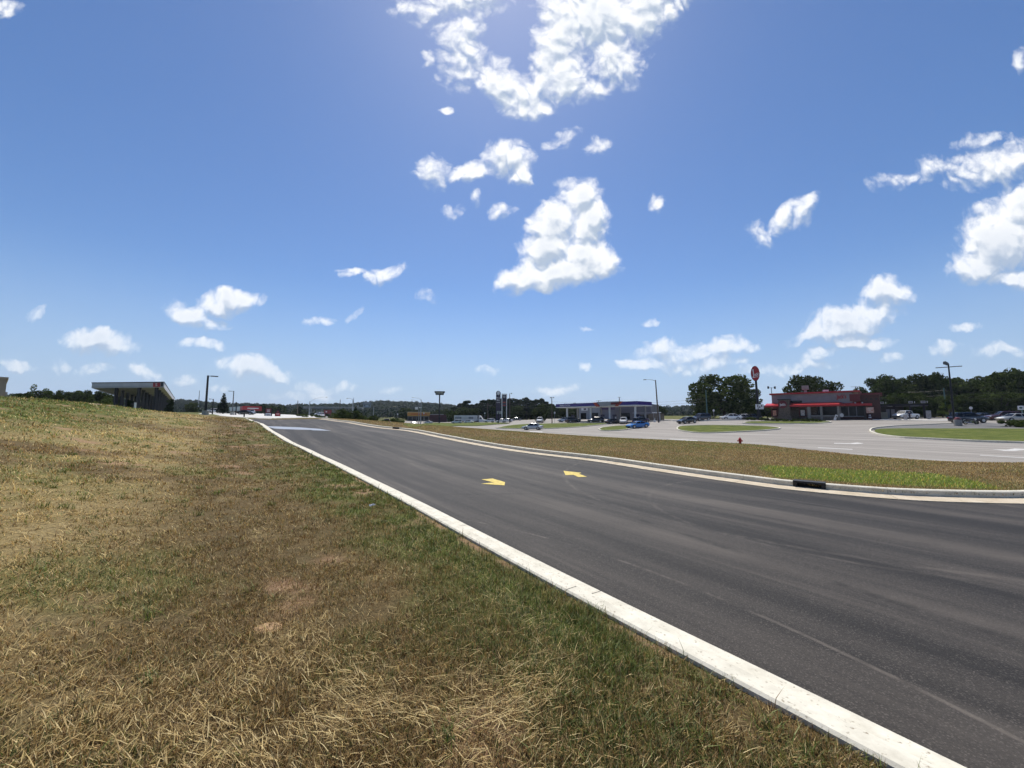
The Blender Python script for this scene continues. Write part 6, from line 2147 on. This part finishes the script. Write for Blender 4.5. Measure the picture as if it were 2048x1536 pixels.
# ------------------------------------------------------------------ hydrant
x, y = surf(1480.5, 889.5)
t = thing('fire_hydrant', 'red fire hydrant at the edge of the highway verge', 'hydrant', (x, y, h1(x, y)), face(x, y) + .35)
M_HYD = mat("hydrant_red", (.46, .012, .016), .45, var=.1, scale=8)
b = MB(); b.tube([(0, 0, -.02), (0, 0, .05), (0, 0, .06), (0, 0, .10), (0, 0, .12), (0, 0, .42), (0, 0, .45), (0, 0, .50)], [.17, .17, .125, .12, .11, .105, .145, .145], 16)
b.build('barrel', M_HYD, t, smooth=False)
c = MB(); c.tube([(0, 0, .50), (0, 0, .57), (0, 0, .63), (0, 0, .66)], [.125, .115, .07, .035], 16); c.tube([(0, 0, .66), (0, 0, .72)], .03, 5); c.build('bonnet', M_HYD, t)
for d, nm in (((1, 0), 'hose_cap'), ((-1, 0), 'hose_cap'), ((0, -1), 'pumper_cap')):
    r = .06 if nm == 'hose_cap' else .085
    c = MB(); c.tube([(d[0] * .09, d[1] * .09, .36), (d[0] * .19, d[1] * .19, .36)], r * .8, 12); c.tube([(d[0] * .17, d[1] * .17, .36), (d[0] * .22, d[1] * .22, .36)], r, 12); c.tube([(d[0] * .22, d[1] * .22, .36), (d[0] * .25, d[1] * .25, .36)], .022, 5)
    c.build(nm, M_HYD, t)


# ------------------------------------------------------------------ kerb inlets
def inlet(line, s0, s1, lab):
    L = np.cumsum([0] + [math.hypot(b[0] - a[0], b[1] - a[1]) for a, b in zip(line[:-1], line[1:])])
    X = [p[0] for p in line]; Y = [p[1] for p in line]
    p0 = np.array([np.interp(s0, L, X), np.interp(s0, L, Y)]); p1 = np.array([np.interp(s1, L, X), np.interp(s1, L, Y)])
    m = (p0 + p1) / 2; d = p1 - p0; ln = np.linalg.norm(d)
    t = thing('storm_drain', lab, 'storm drain', (m[0], m[1], h1(*m)), math.atan2(d[1], d[0]))
    hd = MB(); hd.box((0, -.12, .165), (ln - .02, .30, .05)); hd.box((0, -.26, .05), (ln - .02, .04, .28))
    for s in (-1, 1): hd.box((s * (ln / 2 - .05), -.12, .05), (.08, .28, .22))
    hd.build('hood', mat("black_cast_iron", (.010, .010, .011), .6, scale=8), t)
    MB().box((0, .2, -.01), (ln - .1, .36, .03)).build('grate', MATS["black_cast_iron"], t)
    MB().box((0, -.2, .03), (ln - .2, .06, .2)).build('throat', M_BLACK, t)


inlet(right_line, dn[0], dn[1], 'black cast iron kerb inlet beside the bright green patch')
inlet(right_line, d2 - .7, d2 + .7, 'small dark kerb inlet far along the right kerb')

# ------------------------------------------------------------------ scraps
x, y = surf(744, 1024)
mb = MB(); rn = random.Random(3)
gr = [[((i - 2) * .022 + rn.uniform(-.008, .008), (j - 1.5) * .022 + rn.uniform(-.008, .008), .03 + rn.uniform(0, .05)) for i in range(5)] for j in range(4)]
mb.loft(gr, closed=False, cap=False)
o = mb.build('paper_scrap', mat("silvery_wrapper", (.55, .56, .58), .35), None)
o.location = (x, y, h1(x, y) + .075)
tag(o, 'crumpled pale wrapper lying in the grass left of the kerb', 'litter')
# clay mound with pale straw near the camera
x, y = surf(528, 1282)
mb = MB()
rings = []
for k, (rr, zz) in enumerate(((.14, -.03), (.11, .012), (.07, .032), (.03, .04))):
    rings.append([(rr * 1.25 * math.cos(a) * rn.uniform(.85, 1.15), rr * math.sin(a) * rn.uniform(.85, 1.15), zz + rn.uniform(-.008, .008)) for a in [2 * math.pi * q / 18 for q in range(18)]])
mb.loft(rings, True)
o = mb.build('soil_mound', mat("orange_clay", (.36, .23, .12), .95, scale=30, var=.3, bump=.6), None, smooth=True)
o.location = (x, y, h1(x, y) + .06); o.rotation_euler = (0, 0, .5)
o['kind'] = 'structure'

# ------------------------------------------------------------------ air
HAZE = 0.00011
if HAZE:
    zmin = -60.0
    hb = MB().box((0, 1500, 50), (11000, 9000, 230)).build('haze', None, None, kind='stuff')
    hb.data.materials.clear()
    hm_ = bpy.data.materials.new("air"); hm_.use_nodes = True
    nt, N, L = nodes(hm_); N.remove(N["Principled BSDF"])
    pv = N.new("ShaderNodeVolumePrincipled"); pv.inputs["Density"].default_value = HAZE; pv.inputs["Color"].default_value = (.80, .88, 1.0, 1); pv.inputs["Anisotropy"].default_value = .25
    L(pv.outputs[0], N["Material Output"].inputs["Volume"])
    hb.data.materials.append(hm_)
    hm_.cycles.homogeneous_volume = True
